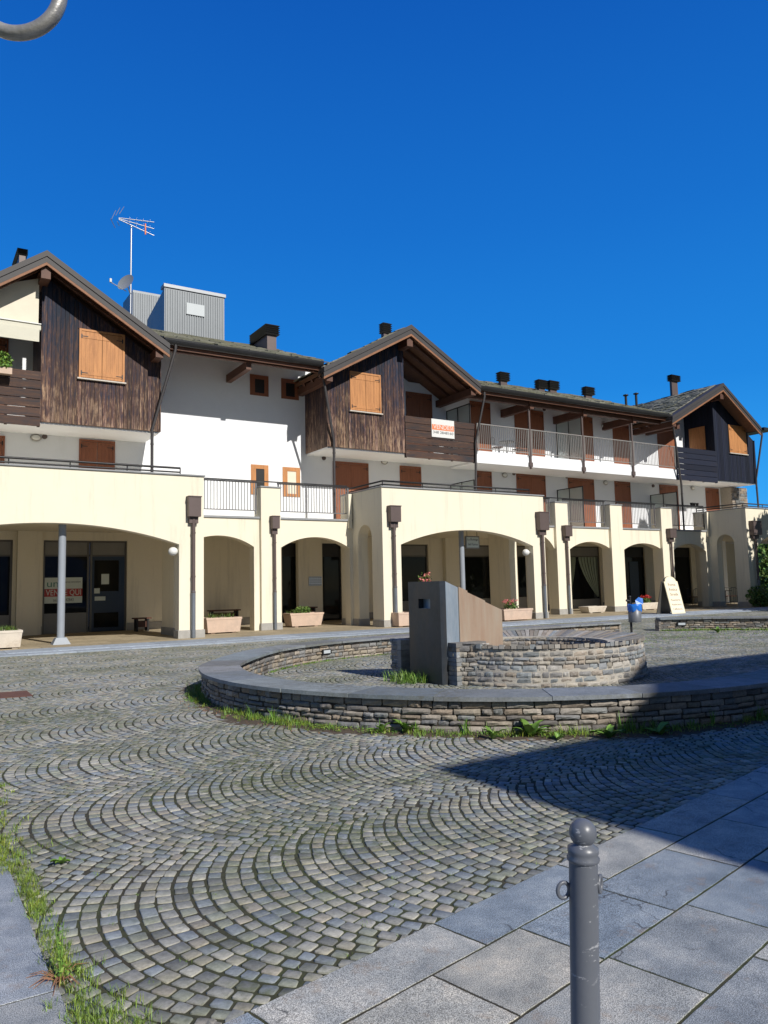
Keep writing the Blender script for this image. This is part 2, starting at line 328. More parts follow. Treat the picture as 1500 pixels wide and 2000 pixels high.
# ================================================================ GROUND
def palette(n):
    P = np.array([(1, 1, 1), (.80, .90, 1.06), (1.08, 1.03, .92), (.62, .64, .66), (1.32, 1.30, 1.24), (.95, 1.0, .90), (1.08, 1.0, .92), (.70, .78, .90)])
    w = np.array([.27, .17, .14, .10, .09, .12, .05, .06]); w = w/w.sum()
    return P[RNG.choice(len(P), n, p=w)]*RNG.uniform(.86, 1.14, (n, 1))
b = MB(); b.box(-400, 500, -250, 600, -.3, -.05); o = b.build('ground', m_farground, None, 'structure')
b = MB(); b.add([(-12, -2, -.0020), (60, -2, -.0020), (60, 21, -.0020), (-12, 21, -.0020)], [(0, 1, 2, 3)]); b.build('paving_bed', m_joint, None, 'structure')
def cobbles():
    pitch = .087; BW = 1.76; PH = radians(47); R = BW/2/sin(PH); ns = 22; PH = radians(48.6)
    Q = []
    for k in range(-1, 11):
        yc = 3.62+BW*k; off = random.uniform(0, pitch)
        x0 = max(-4.5, yc*.09-4); x1 = min(45, (yc+5)/.6+1); x0s = np.arange(x0+off, x1, pitch)
        for i, xs in enumerate(x0s):
            wob = .012*sin(xs*1.3+k)+RNG.normal(0, .003)
            n = ns+(i % 2); e = np.linspace(-PH, PH, n+1)+RNG.normal(0, .006, n+1)
            e += (.5 if i % 3 == 0 else 0)*(.09/R)*((i % 2)*2-1)*.6
            for a, c in zip(e[:-1], e[1:]): Q.append((xs+wob, yc, a, c))
    Q = np.array(Q); x0, yc, a, c = Q.T; n = len(Q)
    pa = np.c_[x0+R-R*np.cos(a), yc+R*np.sin(a)]; pb = np.c_[x0+R-R*np.cos(c), yc+R*np.sin(c)]
    na = np.c_[np.cos(a), -np.sin(a)]*(pitch*np.cos(a))[:, None]; nb = np.c_[np.cos(c), -np.sin(c)]*(pitch*np.cos(c))[:, None]
    quad = np.stack([pa, pa+na, pb+nb, pb], 1)       # n,4,2  counter-clockwise seen from above
    ctr = quad.mean(1)
    X, Y = ctr.T
    keep = (Y > 2.40+.217*X) & (Y < 20.85) & ~((X < .50) & (Y < 4.8)) & (X > Y*.09-3.2) & (Y > .6*X-4.5)
    quad = quad[keep]; ctr = ctr[keep]; n = len(quad)
    # joints and irregular outlines
    L = quad-ctr[:, None]; ln = np.linalg.norm(L, axis=2, keepdims=True)
    quad = ctr[:, None]+L*(1-RNG.uniform(.0085, .0138, (n, 4, 1))/ln)+RNG.normal(0, .0024, (n, 4, 2))+RNG.normal(0, .0015, (n, 1, 2))
    L = quad-ctr[:, None]; ln = np.linalg.norm(L, axis=2, keepdims=True)
    tilt = RNG.normal(0, .016, (n, 1, 2)); h = RNG.normal(0, .0008, (n, 1))
    def zz(q, base): return base+h+((q-ctr[:, None])*tilt).sum(2)
    # rounded corners: 8-gon
    nxt = np.roll(quad, -1, 1); prv = np.roll(quad, 1, 1)
    rc = RNG.uniform(.03, .13, (n, 4, 1))
    oct_ = np.stack([quad+(prv-quad)*rc, quad+(nxt-quad)*rc], 2).reshape(n, 8, 2)
    Lo = oct_-ctr[:, None]; lo = np.linalg.norm(Lo, axis=2, keepdims=True)
    inn = ctr[:, None]+Lo*(1-.0022/lo)
    V = np.concatenate([np.dstack([oct_, np.full((n, 8), -.02)]), np.dstack([oct_, zz(oct_, .0022)]), np.dstack([inn, zz(inn, .0035)])], 1)  # n,24,3
    quads = []
    for r in (0, 1):
        for j in range(8): quads.append((r*8+j, r*8+(j+1) % 8, (r+1)*8+(j+1) % 8, (r+1)*8+j))
    F4 = (np.array(quads)[None]+np.arange(n)[:, None, None]*24).reshape(-1)
    F8 = (np.arange(16, 24)[None]+np.arange(n)[:, None]*24).reshape(-1)
    me = bpy.data.meshes.new('cobblestones'); me.vertices.add(n*24); me.vertices.foreach_set('co', V.astype(np.float32).ravel())
    me.loops.add(len(F4)+len(F8)); me.loops.foreach_set('vertex_index', np.concatenate([F4, F8]).astype(np.int32))
    n4 = len(F4)//4; me.polygons.add(n4+n)
    me.polygons.foreach_set('loop_start', np.concatenate([np.arange(n4)*4, len(F4)+np.arange(n)*8]).astype(np.int32))
    me.update(calc_edges=True)
    ca = me.color_attributes.new('tint', 'FLOAT_COLOR', 'POINT')
    col = np.repeat(palette(n), 24, 0); ca.data.foreach_set('color', np.c_[col, np.ones(len(col))].astype(np.float32).ravel())
    me.materials.append(m_cobble)
    o = bpy.data.objects.new('cobblestones', me); COL.objects.link(o); o['kind'] = 'structure'
    print('cobbles', n)
cobbles()
# big sawn slabs at the lower right, turned 12 degrees from the building
def slabs():
    b = MB(); th = atan(.217); ex = Vector((cos(th), sin(th), 0)); ey = Vector((-sin(th), cos(th), 0)); O = Vector((0, 2.49, 0))
    rows = [0, -.305, -.72, -1.13, -1.56, -1.98, -2.4, -2.85]
    for r in range(len(rows)-1):
        y1 = rows[r]-.0055; y0 = rows[r+1]+.0055; x = -2.6+random.uniform(0, .5)
        if r == 0: x = -2.6+.1
        while x < 11:
            w = random.uniform(.55, .85) if r else random.uniform(.7, 1.0)
            g = random.choice([(1, 1, .98), (.85, .92, .98), (1.15, 1.08, .97), (.98, .97, .95), (1.3, 1.18, 1.0), (.76, .83, .90)]); k = random.uniform(.9, 1.12); b.tint = tuple(c*k for c in g)
            a = x+.0055; c = x+w-.0055; z = .0085+random.uniform(-.0005, .0005); i = .003
            P = [O+ex*a+ey*y0, O+ex*c+ey*y0, O+ex*c+ey*y1, O+ex*a+ey*y1]
            Pi = [O+ex*(a+i)+ey*(y0+i), O+ex*(c-i)+ey*(y0+i), O+ex*(c-i)+ey*(y1-i), O+ex*(a+i)+ey*(y1-i)]
            E = []
            for j in range(4):
                A_, B_ = P[j], P[(j+1) % 4]; m_ = 14; nn = Vector((-(B_-A_).y, (B_-A_).x, 0)).normalized()
                for q in range(m_): E.append(A_.lerp(B_, q/m_)+nn*(random.uniform(-.0005, .0022) if q else 0))
            cc = sum(E, Vector())/len(E); m_ = len(E); I = [e+(cc-e).normalized()*.002 for e in E]; tx, ty = random.uniform(-.0018, .0018), random.uniform(-.0018, .0018)
            vs = [(p.x, p.y, -.03) for p in E]+[(p.x, p.y, z-.0012) for p in E]+[(p.x, p.y, z+(p.x-cc.x)*tx+(p.y-cc.y)*ty) for p in I]
            b.add(vs, [(j, (j+1) % m_, m_+(j+1) % m_, m_+j) for j in range(m_)]+[(m_+j, m_+(j+1) % m_, 2*m_+(j+1) % m_, 2*m_+j) for j in range(m_)]+[tuple(range(2*m_, 3*m_))])
            x += w
    b.build('slab_pavement', m_slab, None, 'structure')
    q = MB(); A_, B_, C_, D_ = O+ex*-2.6+ey*-2.85, O+ex*11.6+ey*-2.85, O+ex*11.6+ey*-.001, O+ex*-2.6+ey*-.001; q.add([(p.x, p.y, .0052) for p in (A_, B_, C_, D_)], [(0, 1, 2, 3)]); q.build('slab_joint_fill', m_joint, None, 'structure')
slabs()
b = MB()
for (x0, x1, y0, y1, k) in [(-.1, .535, 3.27, 4.86, (.95, .98, 1.04)), (-.9, -.106, 3.3, 4.5, (1, 1, 1)), (-.15, .545, 2.55, 3.262, (1.05, 1.02, .98)), (-1.2, -.106, 4.51, 5.6, (.9, .95, 1))]:
    b.tint = k; b.box(x0, x1, y0, y1, -.03, .012+random.uniform(-.0006, .0006), 0, .0015)
b.build('slab_path', m_slab, None, 'structure')
b = MB(); b.add([(-1.3, 2.5, .0095), (.53, 2.5, .0095), (.53, 4.84, .0095), (-1.3, 4.84, .0095)], [(0, 1, 2, 3)]); b.build('path_joint_fill', m_joint, None, 'structure')
# kerb strip and arcade floor
b = MB(); x = -14.
while x < 62:
    w = random.uniform(1.1, 1.7); k = random.uniform(.85, 1.15); b.tint = (k, k, k*1.02)
    b.box(x+.004, x+w-.004, 20.85, 21.35, -.04, .035, 0, .006)
    k = random.uniform(.85, 1.15); b.tint = (k, k, k*1.02); b.box(x+.004-.4, x+w-.004-.4, 21.36, 22.55, -.04, .055, 0, .006); x += w
b.build('kerb_strip', m_kerb, None, 'structure')
b = MB(); y = 22.56
while y < 31:
    d = .8; x = -14+random.uniform(0, .5)
    while x < 62:
        w = random.uniform(.7, 1.3); k = random.uniform(.8, 1.15); b.tint = (k, k, k)
        b.box(x+.003, x+w-.003, y+.003, y+d-.003, -.04, .05); x += w
    y += d
b.build('arcade_floor', m_floor, None, 'structure')
b = MB(); b.add([(-30, 20.9, -.006), (62, 20.9, -.006), (62, 45, -.006), (-30, 45, -.006)], [(0, 1, 2, 3)]); b.build('floor_bed', m_joint, None, 'structure')
# ================================================================ STONE WALLS
def smooth_path(pts, step=.06):
    P = [Vector((p[0], p[1], 0)) for p in pts]; out = []
    for i in range(len(P)-1):
        p0 = P[max(i-1, 0)]; p1 = P[i]; p2 = P[i+1]; p3 = P[min(i+2, len(P)-1)]
        n = max(2, int((p2-p1).length/step))
        for k in range(n):
            t = k/n; out.append(.5*((2*p1)+(p2-p0)*t+(2*p0-5*p1+4*p2-p3)*t*t+(3*p1-p0-3*p2+p3)*t**3))
    out.append(P[-1]); return out
class Path:
    def __init__(s, pts):
        s.p = pts; s.s = [0.]
        for a, b_ in zip(pts[:-1], pts[1:]): s.s.append(s.s[-1]+(b_-a).length)
        s.L = s.s[-1]; s.s = np.array(s.s); s.a = np.array([tuple(p) for p in pts])
    def at(s, u):
        u = min(max(u, 0), s.L); return Vector([np.interp(u, s.s, s.a[:, i]) for i in range(3)])
    def fr(s, u):
        t = (s.at(u+.03)-s.at(u-.03)).normalized(); return s.at(u), Vector((t.y, -t.x, 0)), t     # right-hand side normal
STN = [(1, 1, 1), (1.1, 1.05, .95), (.8, .88, 1), (1.12, 1.0, .88), (.65, .66, .7), (1.25, 1.22, 1.18), (.9, .82, .75), (.75, .85, .95)]
def masonry(b, path, off, z0, z1, side, ch=.085, ln=(.12, .34), prot=.02, u0=0, u1=None, batter=0.):
    u1 = path.L if u1 is None else u1; z = z0; row = 0
    while z < z1-.03:
        h = min(ch*random.uniform(.75, 1.25), z1-z)
        if z1-(z+h) < .03: h = z1-z
        u = u0-random.uniform(0, .2)
        while u < u1:
            w = random.uniform(*ln); a = max(u, u0)+.006; c = min(u+w, u1)-.006; u += w
            if c-a < .03: continue
            g = random.choice(STN); k = random.uniform(.75, 1.2); b.tint = tuple(x*k for x in g)
            pr = random.uniform(0, prot); nx, nz = 5, 4; vs = []
            zj = [random.uniform(-.006, .006) for _ in range(4)]
            for j in range(nz):
                for i in range(nx):
                    fu = i/(nx-1); fz = j/(nz-1)
                    uu = a+(c-a)*fu; zq = z+.006+(h-.012)*fz+(zj[0]*(1-fu)+zj[1]*fu)*(1-fz)+(zj[2]*(1-fu)+zj[3]*fu)*fz
                    e = (i in (0, nx-1)) or (j in (0, nz-1)); cor = (i in (0, nx-1)) and (j in (0, nz-1))
                    if e: uu += random.uniform(-.004, .004); zq += random.uniform(-.003, .003)
                    if cor: uu += (.006 if i == 0 else -.006)
                    d = off+pr+(-.012 if e else random.uniform(-.007, .007))-batter*(zq-z0)
                    p, nn, tt = path.fr(uu); q = p+nn*side*d; vs.append((q.x, q.y, zq))
            ring = [i for i in range(nx)]+[(j+1)*nx-1 for j in range(1, nz)]+[nz*nx-1-i for i in range(1, nx)]+[(nz-1-j)*nx for j in range(1, nz-1)]
            base = len(vs)
            for r in ring:
                v = Vector(vs[r]); p, nn, tt = path.fr(a+(c-a)*((r % nx)/(nx-1))); q = v-nn*side*(.045+pr); vs.append((q.x, q.y, v.z))
            fs = [(j*nx+i, j*nx+i+1, (j+1)*nx+i+1, (j+1)*nx+i) for j in range(nz-1) for i in range(nx-1)]
            m = len(ring); fs += [(ring[(q+1) % m], ring[q], base+q, base+(q+1) % m) for q in range(m)]
            if side < 0: fs = [tuple(reversed(f)) for f in fs]
            b.add(vs, fs, 0, False)
        z += h; row += 1
def core(b, path, d0, d1, z0, z1, u0=0, u1=None, n=None):
    u1 = path.L if u1 is None else u1; n = n or max(2, int((u1-u0)/.15)); vs = []
    for i in range(n+1):
        p, nn, t = path.fr(u0+(u1-u0)*i/n)
        for (d, z) in ((d0, z0), (d1, z0), (d1, z1), (d0, z1)): q = p+nn*d; vs.append((q.x, q.y, z))
    fs = [(i*4+j, i*4+(j+1) % 4, (i+1)*4+(j+1) % 4, (i+1)*4+j) for i in range(n) for j in range(4)]+[(3, 2, 1, 0), (n*4, n*4+1, n*4+2, n*4+3)]
    b.add(vs, fs)
def coping(b, path, d0, d1, z0, z1, ln=(.8, 1.3), u0=0, u1=None):
    u1 = path.L if u1 is None else u1; u = u0
    while u < u1:
        w = random.uniform(*ln); c = min(u+w, u1)
        if u1-c < .4: c = u1
        k = random.uniform(.72, 1.25); b.tint = (k*random.uniform(.93, 1.08), k, k*random.uniform(.95, 1.05)); dz = random.uniform(-.003, .003); j = random.uniform(-.008, .008)
        core(b, path, d0+j, d1+j, z0+dz, z1+dz, u+.003, c-.003, max(3, int((c-u)/.1))); u = c
HT = .375
cx, cy, rc = 8.0, 9.55, 4.28
pts = [(13.6, 7.6), (12.2, 6.55), (10.6, 5.72)]
for a in range(-76, -216, -10): pts.append((cx+rc*cos(radians(a)), cy+rc*sin(radians(a))))
pts += [(4.95, 12.6), (6.0, 13.7), (7.45, 14.5), (9.4, 14.85), (12.8, 14.98), (16.6, 14.8)]
ringp = Path(smooth_path(pts))
def wall_thing(name, label, path, org, u0=0, u1=None, lights=()):
    t = thing(name, label, 'stone wall', org)
    b = MB(); masonry(b, path, .235, 0, HT-.045, -1, .070, (.10, .30), .028); masonry(b, path, .235, 0, HT-.045, 1, .070, (.10, .30), .028)
    for (u, sd) in ((0, -1), (path.L, 1)):   # dressed end faces
        p, nn, tt = path.fr(u)
        z = 0
        while z < HT-.06:
            h = random.uniform(.07, .09); h = min(h, HT-.045-z); k = random.uniform(.7, 1.1); b.tint = (k, k, k)
            c = p+tt*sd*(.0); b.obox((c.x, c.y, z+h/2), nn, tt, (0, 0, 1), .25, .035, h/2-.004); z += h
    b.build('stonework', m_rub, t)
    b = MB(); core(b, path, -.225, .225, -.02, HT-.045); b.build('mortar_core', m_mortar, t)
    b = MB(); coping(b, path, -.30, .30, HT-.043, HT); b.build('coping', m_copst, t)
    return t
ring = wall_thing('curved_stone_wall', 'low curved rubble stone wall with grey slab coping sweeping round the fountain', ringp, (4, 9, 0))
rp = Path(smooth_path([(19.15, 15.35), (20.4, 14.35), (21.6, 12.9), (22.6, 11.2), (23.2, 9.4)]))
wallr = wall_thing('low_stone_wall', 'separate low rubble stone wall with slab coping in front of the right hand arches', rp, (19.5, 15.2, 0))
def wall_lamp_brick(parent, px, py, z, path, side):
    tgt = gnd(px, py, z); u = min(np.linspace(0, path.L, 400), key=lambda u: (path.at(u)-Vector((tgt.x, tgt.y, 0))).length)
    p, nn, tt = path.fr(u); c = p+nn*side*.262+Vector((0, 0, z)); b = MB(); b.obox(c, tt, nn, (0, 0, 1), .13, .02, .05)
    f = b.build('recessed_light', m_iron, parent); b = MB(); b.obox(c+nn*side*.022, tt, nn, (0, 0, 1), .10, .004, .032); b.build('lens', m_pale, f)
wall_lamp_brick(ring, 690, 1275, .19, ringp, 1); wall_lamp_brick(wallr, 1328, 1218, .2, rp, 1)
# ---- the well of the fountain
WC = Vector((8.95, 9.80, 0)); WR = 1.86
well = thing('round_stone_well', 'round squared-stone fountain well with a rim of stones set on edge', 'fountain', tuple(WC))
a0, a1 = radians(188), radians(188+332)
wpts = [Vector((WC.x+WR*cos(a), WC.y+WR*sin(a), 0)) for a in np.linspace(a0, a1, 160)]
wp = Path(wpts); b = MB(); masonry(b, wp, 0., 0, .565, 1, .075, (.10, .26), .010, batter=.10); b.build('stonework', m_wellst, well); b = MB(); masonry(b, wp, .62, .1, .49, -1, .07, (.12, .26), .012)
b.build('inner_lining', m_wellst, well)
b = MB(); core(b, wp, -.60, -.062, 0, .49); core(b, wp, -.063, -.028, 0, .26); core(b, wp, -.029, -.012, 0, .13); core(b, wp, -.09, -.055, .4, .56)
b.build('mortar_core', m_mortar2, well)
b = MB(); n = 118
for i in range(n):
    a = a0+(a1-a0)*(i+.5)/n; e = Vector((cos(a), sin(a), 0)); tn = Vector((-sin(a), cos(a), 0)); k = random.uniform(.7, 1.25); g = random.choice(STN); b.tint = tuple(k*x for x in g)
    ro = WR-.03+random.uniform(-.015, .02); ri = WR-.60+random.uniform(-.02, .02); zo = .605+random.uniform(-.012, .012); zi = .50+random.uniform(-.01, .01)
    wo = (a1-a0)/n*ro/2-.006; wi = (a1-a0)/n*ri/2-.004; P = []
    for z_o, z_i in ((.55, .45), (zo, zi)):
        for (r, w, s, z) in ((ri, wi, -1, z_i), (ro, wo, -1, z_o), (ro, wo, 1, z_o), (ri, wi, 1, z_i)): q = WC+e*r+tn*w*s; P.append((q.x, q.y, z))
    b.hexa(P)
b.build('rim_stones', m_wellst, well)
b = MB(); core(b, wp, -.6, -.09, .44, .52); b.build('rim_mortar', m_mortar2, well)
b = MB(); b.lathe(WC+Vector((0, 0, .08)), [(0.0, 0), (1.25, 0)], 48); b.build('well_floor', m_mortar, well)
# short wall end left of the steel slab, and the wall end on its right
t = thing('stone_wall_end', 'short upright rubble stone wall end left of the dark steel fountain slab', 'stone wall', (6.98, 10.8, 0))
sp_ = Path(smooth_path([(7.03, 10.66), (7.035, 10.98)], .1)); b = MB(); masonry(b, sp_, .10, 0, .63, -1, .085, (.12, .3), .03); masonry(b, sp_, .10, 0, .63, 1, .085, (.12, .3), .02)
z = 0
while z < .6: h = random.uniform(.07, .1); h = min(h, .63-z); k = random.uniform(.9, 1.2); b.tint = (k, k, k); b.box(6.9, 7.14, 10.62, 10.72, z+.003, z+h-.003); z += h
end_b = b
b.build('stonework', m_wellst, t); b = MB(); core(b, sp_, -.09, .09, 0, .62); b.build('mortar_core', m_mortar2, t)
t = thing('stone_pier', 'stacked rubble stone end of the well wall right of the dark steel slab', 'stone wall', (7.2, 9.3, 0))
sp_ = Path(smooth_path([(7.04, 9.42), (7.42, 9.00)], .1)); b = MB(); masonry(b, sp_, .02, 0, .63, 1, .08, (.12, .3), .03)
z = 0
while z < .6: h = random.uniform(.06, .09); h = min(h, .63-z); k = random.uniform(.8, 1.2); g = random.choice(STN); b.tint = tuple(k*x for x in g); q = random.uniform(-.015, .015); b.box(7.03+q, 7.60, 9.30+q, 9.62, z+.003, z+h-.003); z += h
b.build('stonework', m_wellst, t)
# ---- steel spout slab
mon = thing('steel_fountain_spout', 'tall dark steel fountain slab with a rusted sloping wedge behind it', 'fountain', (7.0, 9.9, 0))
b = MB(); X0, X1 = 6.90, 7.01; Y0, Y1 = 9.50, 10.36; HM = 1.56; ya, yb, za, zb = 9.72, 9.98, 1.13, 1.26   # niche window
yn0, yn1, zn0, zn1 = 9.76, 10.08, 1.14, 1.29
b.box(X0, X1, Y0, Y1, 0, zn0); b.box(X0, X1, Y0, Y1, zn1, HM); b.box(X0, X1, Y0, yn0, zn0, zn1); b.box(X0, X1, yn1, Y1, zn0, zn1)
b.build('steel_slab', m_steel, mon)
b = MB(); b.box(X1-.012, X1+.3, yn0-.02, yn1+.02, zn0-.03, zn1+.03); b.box(X0+.05, X1, yn0, yn1, zn0-.0, zn0+.006); b.build('spout_niche', m_steelb, mon)
b = MB(); b.prism([(X1, .35), (X1+.24, .35), (X1+.24, 1.455), (X1, 1.555)], Y0+.003, Y1-.01); b.build('steel_side_strip', m_steelb, mon)
b = MB(); xa = X1+.24
def topz(x): return 1.555-(x-X1)*.40
b.prism([(xa, .40), (xa+.17, .40), (xa+.17, topz(xa+.17)+.01), (xa, topz(xa)+.01)], Y0-.012, Y1-.02)
b.prism([(xa+.17, .40), (xa+.52, .40), (xa+.52, topz(xa+.52)-.012), (xa+.17, topz(xa+.17)-.012)], Y0-.006, Y1-.03)
b.prism([(xa+.52, .40), (xa+.86, .40), (xa+.86, topz(xa+.86)-.03), (xa+.52, topz(xa+.52)-.03)], Y0-.002, Y1-.04)
b.build('rusted_wedge', m_corten, mon)
# ================================================================ THE BUILDING
YB, YL, YS, YW, YG, YE, YV = 23.4, 25.6, 30.2, 28.2, 26.3, 25.85, 25.45   # bay fronts, loggia front, shop wall, white wall, gable boxes, gutter, verge
ZT = 3.98                                                                 # terrace floor
bld = thing('apartment_building', 'long pale apartment building with three wooden gables above a cream arcade of shops', 'building', (20, 23.4, 0))
def arch_wall(b, u0, u1, z0, z1, d0, d1, ops, along='x', m=0, mi=0):
    """wall from u0..u1, z0..z1, thickness d0..d1 with arched openings (ua, ub, zspring, zcrown) standing on z0"""
    def P(u, d, z): return (u, d, z) if along == 'x' else (d, u, z)
    def q(a, bb, c, d_, mm=m): b.add([a, bb, c, d_], [(0, 1, 2, 3)], mm)
    def blk(ua, ub, za0, zb0, za1, zb1):
        vs = [P(ua, d0, za0), P(ub, d0, zb0), P(ub, d1, zb0), P(ua, d1, za0), P(ua, d0, za1), P(ub, d0, zb1), P(ub, d1, zb1), P(ua, d1, za1)]
        b.add([vs[0], vs[1], vs[5], vs[4]], [(0, 1, 2, 3)], m); b.add([vs[3], vs[2], vs[6], vs[7]], [(3, 2, 1, 0)], m)
        b.add([vs[0], vs[1], vs[2], vs[3]], [(3, 2, 1, 0)], mi); b.add([vs[4], vs[5], vs[6], vs[7]], [(0, 1, 2, 3)], m)
    def side(u, za, zb): b.add([P(u, d0, za), P(u, d1, za), P(u, d1, zb), P(u, d0, zb)], [(0, 1, 2, 3)], mi)
    cur = u0; side(u0, z0, z1)
    for (ua, ub, zs, zc) in sorted(ops):
        if ua > cur: blk(cur, ua, z0, z0, z1, z1); side(ua, z0, zs)
        else: pass
        hw = (ub-ua)/2; h = zc-zs; R = (hw*hw+h*h)/(2*h); cz = zc-R; um = (ua+ub)/2; n = 28
        def za(u): return cz+sqrt(max(0, R*R-(u-um)**2))
        for i in range(n):
            p = ua+(ub-ua)*i/n; r = ua+(ub-ua)*(i+1)/n
            if p < u0-1e-6: continue
            blk(p, r, za(p), za(r), z1, z1)
        side(ub, z0, zs); cur = ub
    if cur < u1: blk(cur, u1, z0, z0, z1, z1)
    side(u1, z0, z1)
def op(xl, xr, ys, xc, yc, Y):
    return (at(xl, ys, Y).x, at(xr, ys, Y).x, at((xl+xr)/2, ys, Y).z, at(xc, yc, Y).z)
XA = at(398, 1000, YB).x; XB = at(746, 1000, YB).x; XC = at(1062, 1010, YB).x; XD = at(1458, 1030, YB).x; XEND = 52.0
b = MB(); ZP = 5.12
# left bay: arch centred on the post
xr = at(350, 1063, YB).x; xc = at(105, 1021, YB).x; zs = at(350, 1063, YB).z; zc = at(105, 1021, YB).z
arch_wall(b, -9, XA, 0, ZP-.05, YB, YB+.42, [(2*xc-xr, xr, zs, zc)])
arch_wall(b, XB, XC, 0, ZP-.05, YB, YB+.42, [op(783, 1041, 1065, 905, 1035, YB)])
xs = at(1478, 1068, YB); arch_wall(b, XD, XEND, 0, ZP-.05, YB, YB+.42, [(xs.x, xs.x+6.9, xs.z, xs.z+1.0)])
# side walls with a narrow arch each
for (X, oi) in ((XA, 0), (XB, 1), (XC, 0), (XD, 1)):
    x0, x1 = (X-.42, X) if oi == 0 else (X, X+.42)
    arch_wall(b, YB+.42, YL+.9, 0, ZP-.05, x0, x1, [(24.15, 25.15, 3.35, 3.8)] if 1 else [], along='y')
arcade_bay = b.build('bay_wall', m_cream, bld)
b = MB()
ops1 = [op(398, 496, 1062, 440, 1046, YL), op(549, 683, 1070, 617, 1049, YL)]
ops1[0] = (XA+.005, ops1[0][1], ops1[0][2]-.1, ops1[0][3])
XBs = XB
arch_wall(b, XA, XB, 0, ZT+.02, YL, YL+.42, [ops1[0], ops1[1]]); b.build('loggia_wall', m_cream, bld); b = MB()
ops2 = [(XC+.1, at(1083, 1060, YL).x, 3.0, 3.75), op(1113, 1194, 1073, 1150, 1058, YL), op(1219, 1294, 1074, 1254, 1061, YL), op(1313, 1379, 1077, 1345, 1062, YL)]
arch_wall(b, XC, XD, 0, ZT+.02, YL, YL+.42, ops2)
# proud piers that rise above the terrace edge
PIERS = [(510, 548, 950), (1085, 1109, 980), (1192, 1215, 985), (1291, 1312, 991)]
for (a, c, t_) in PIERS:
    x0 = at(a, 1010, YL-.14).x; x1 = at(c, 1010, YL-.14).x; pb = MB(); pb.box(x0, x1, YL-.14, YL+.48, 0, at((a+c)/2, t_, YL-.14).z-.05); pb.build('pier', m_cream, bld)
b.build('loggia_wall', m_cream, bld)
b = MB()
for (a, c, t_) in PIERS:
    x0 = at(a, 1010, YL-.14).x; x1 = at(c, 1010, YL-.14).x; z = at((a+c)/2, t_, YL-.14).z; b.box(x0-.03, x1+.03, YL-.18, YL+.4, z-.05, z, 0, .008)
b.box(-9, XA+.04, YB-.05, YB+.47, ZP-.05, ZP, 0, .01); b.box(XB-.04, XC+.04, YB-.05, YB+.47, ZP-.05, ZP, 0, .01); b.box(XD-.04, XEND, YB-.05, YB+.47, ZP-.05, ZP, 0, .01)
for (X, oi) in ((XA, 0), (XB, 1), (XC, 0), (XD, 1)): b.box(*( (X-.47, X+.04) if oi == 0 else (X-.04, X+.47)), YB+.475, YL+.9, ZP-.05, ZP-.002, 0, .01)
def ledge(x0, x1): b.box(x0, x1, YL-.05, YL+.42, ZT+.021, ZT+.10, 0, .01)
px = [at(a, 1010, YL-.14).x for (a, _, _) in PIERS]+[at(c, 1010, YL-.14).x for (_, c, _) in PIERS]
segs = [(XA, px[0]), (px[4], XB), (XC, px[1]), (px[5], px[2]), (px[6], px[3]), (px[7], XD)]
for (a, c) in segs: ledge(a+.003, c-.003)
b.build('parapet_coping', m_coping, bld)
class PB(MB):
    def box(s, *a, **k): q = MB(); q.box(*a, **k); q.build('plinth', m_plinth, bld)
b = PB()   # stone plinths at the foot of the piers
def plinth(x0, x1, y0, y1): b.box(x0-.03, x1+.03, y0-.03, y1+.03, 0, .30, 0, .01)
plinth(xr, XA, YB, YB+.42); o_c = op(783, 1041, 1065, 905, 1035, YB); plinth(XB, o_c[0], YB, YB+.42); plinth(o_c[1], XC, YB, YB+.42); plinth(XD, xs.x, YB, YB+.42)
for i in range(4): plinth(px[i], px[4+i], YL-.14, YL+.36)
for (X, oi) in ((XA, 0), (XB, 1), (XC, 0), (XD, 1)): plinth(*((X-.42, X) if oi == 0 else (X, X+.42)), 25.176, YL+.9-.028)
for (X, oi) in ((XB, 1), (XD, 1)): plinth(X+.001, X+.42, YB+.49, 24.125)
for (a_, c_, y_) in ((-9, XA-.42, YB+.42), (XB+.42, XC-.42, YB+.42), (XD+.42, XEND, YB+.42), (XA-.418, XB+.418, YL+.9), (XC-.418, XD+.418, YL+.9)):
    b = MB(); b.box(a_, c_, y_, YS, ZT-.22, ZT); b.build('terrace_slab', m_cream, bld)
for (a_, c_) in ((XA+.003, XB-.003), (XC+.003, XD-.003)):
    b = MB(); b.box(a_, c_, YL+.42, YL+.898, ZT-.221, ZT-.001); b.build('terrace_slab', m_cream, bld)
# rear wall of the arcade with its shopfronts
b = MB(); cur = -9.0
FR = [(-60, 24, 'shop'), (84, 248, 'shopdoor'), (551, 583, 'dark'), (630, 668, 'dark'), (770, 838, 'shop'), (868, 902, 'gap'), (905, 968, 'shop'), (1012, 1035, 'shop'), (1112, 1175, 'curtain'), (1222, 1262, 'bluedoor'), (1316, 1352, 'dark'), (1402, 1419, 'dark')]
FRX = []
for (a, c, k) in FR:
    if k == 'gap': continue
    FRX.append((at(a, 1130, YS).x, at(c, 1130, YS).x, k))
zh = 3.45
for (a, c, k) in FRX:
    b.box(cur, a, YS, YS+.4, 0, ZT-.221); b.box(a, c, YS+.001, YS+.399, zh, ZT-.222); cur = c
b.box(cur, 46.4, YS, YS+.4, 0, ZT-.221)
b.build('shop_wall', m_cream, bld)
cur = -9.
for (a, c, k) in FRX+[(44, 0, 0)]:
    if a > cur: b = MB(); b.box(cur, a-.01, YS-.04, YS, .05, .34, 0, .01); b.build('wall_plinth', m_plinth, bld)
    cur = c+.01
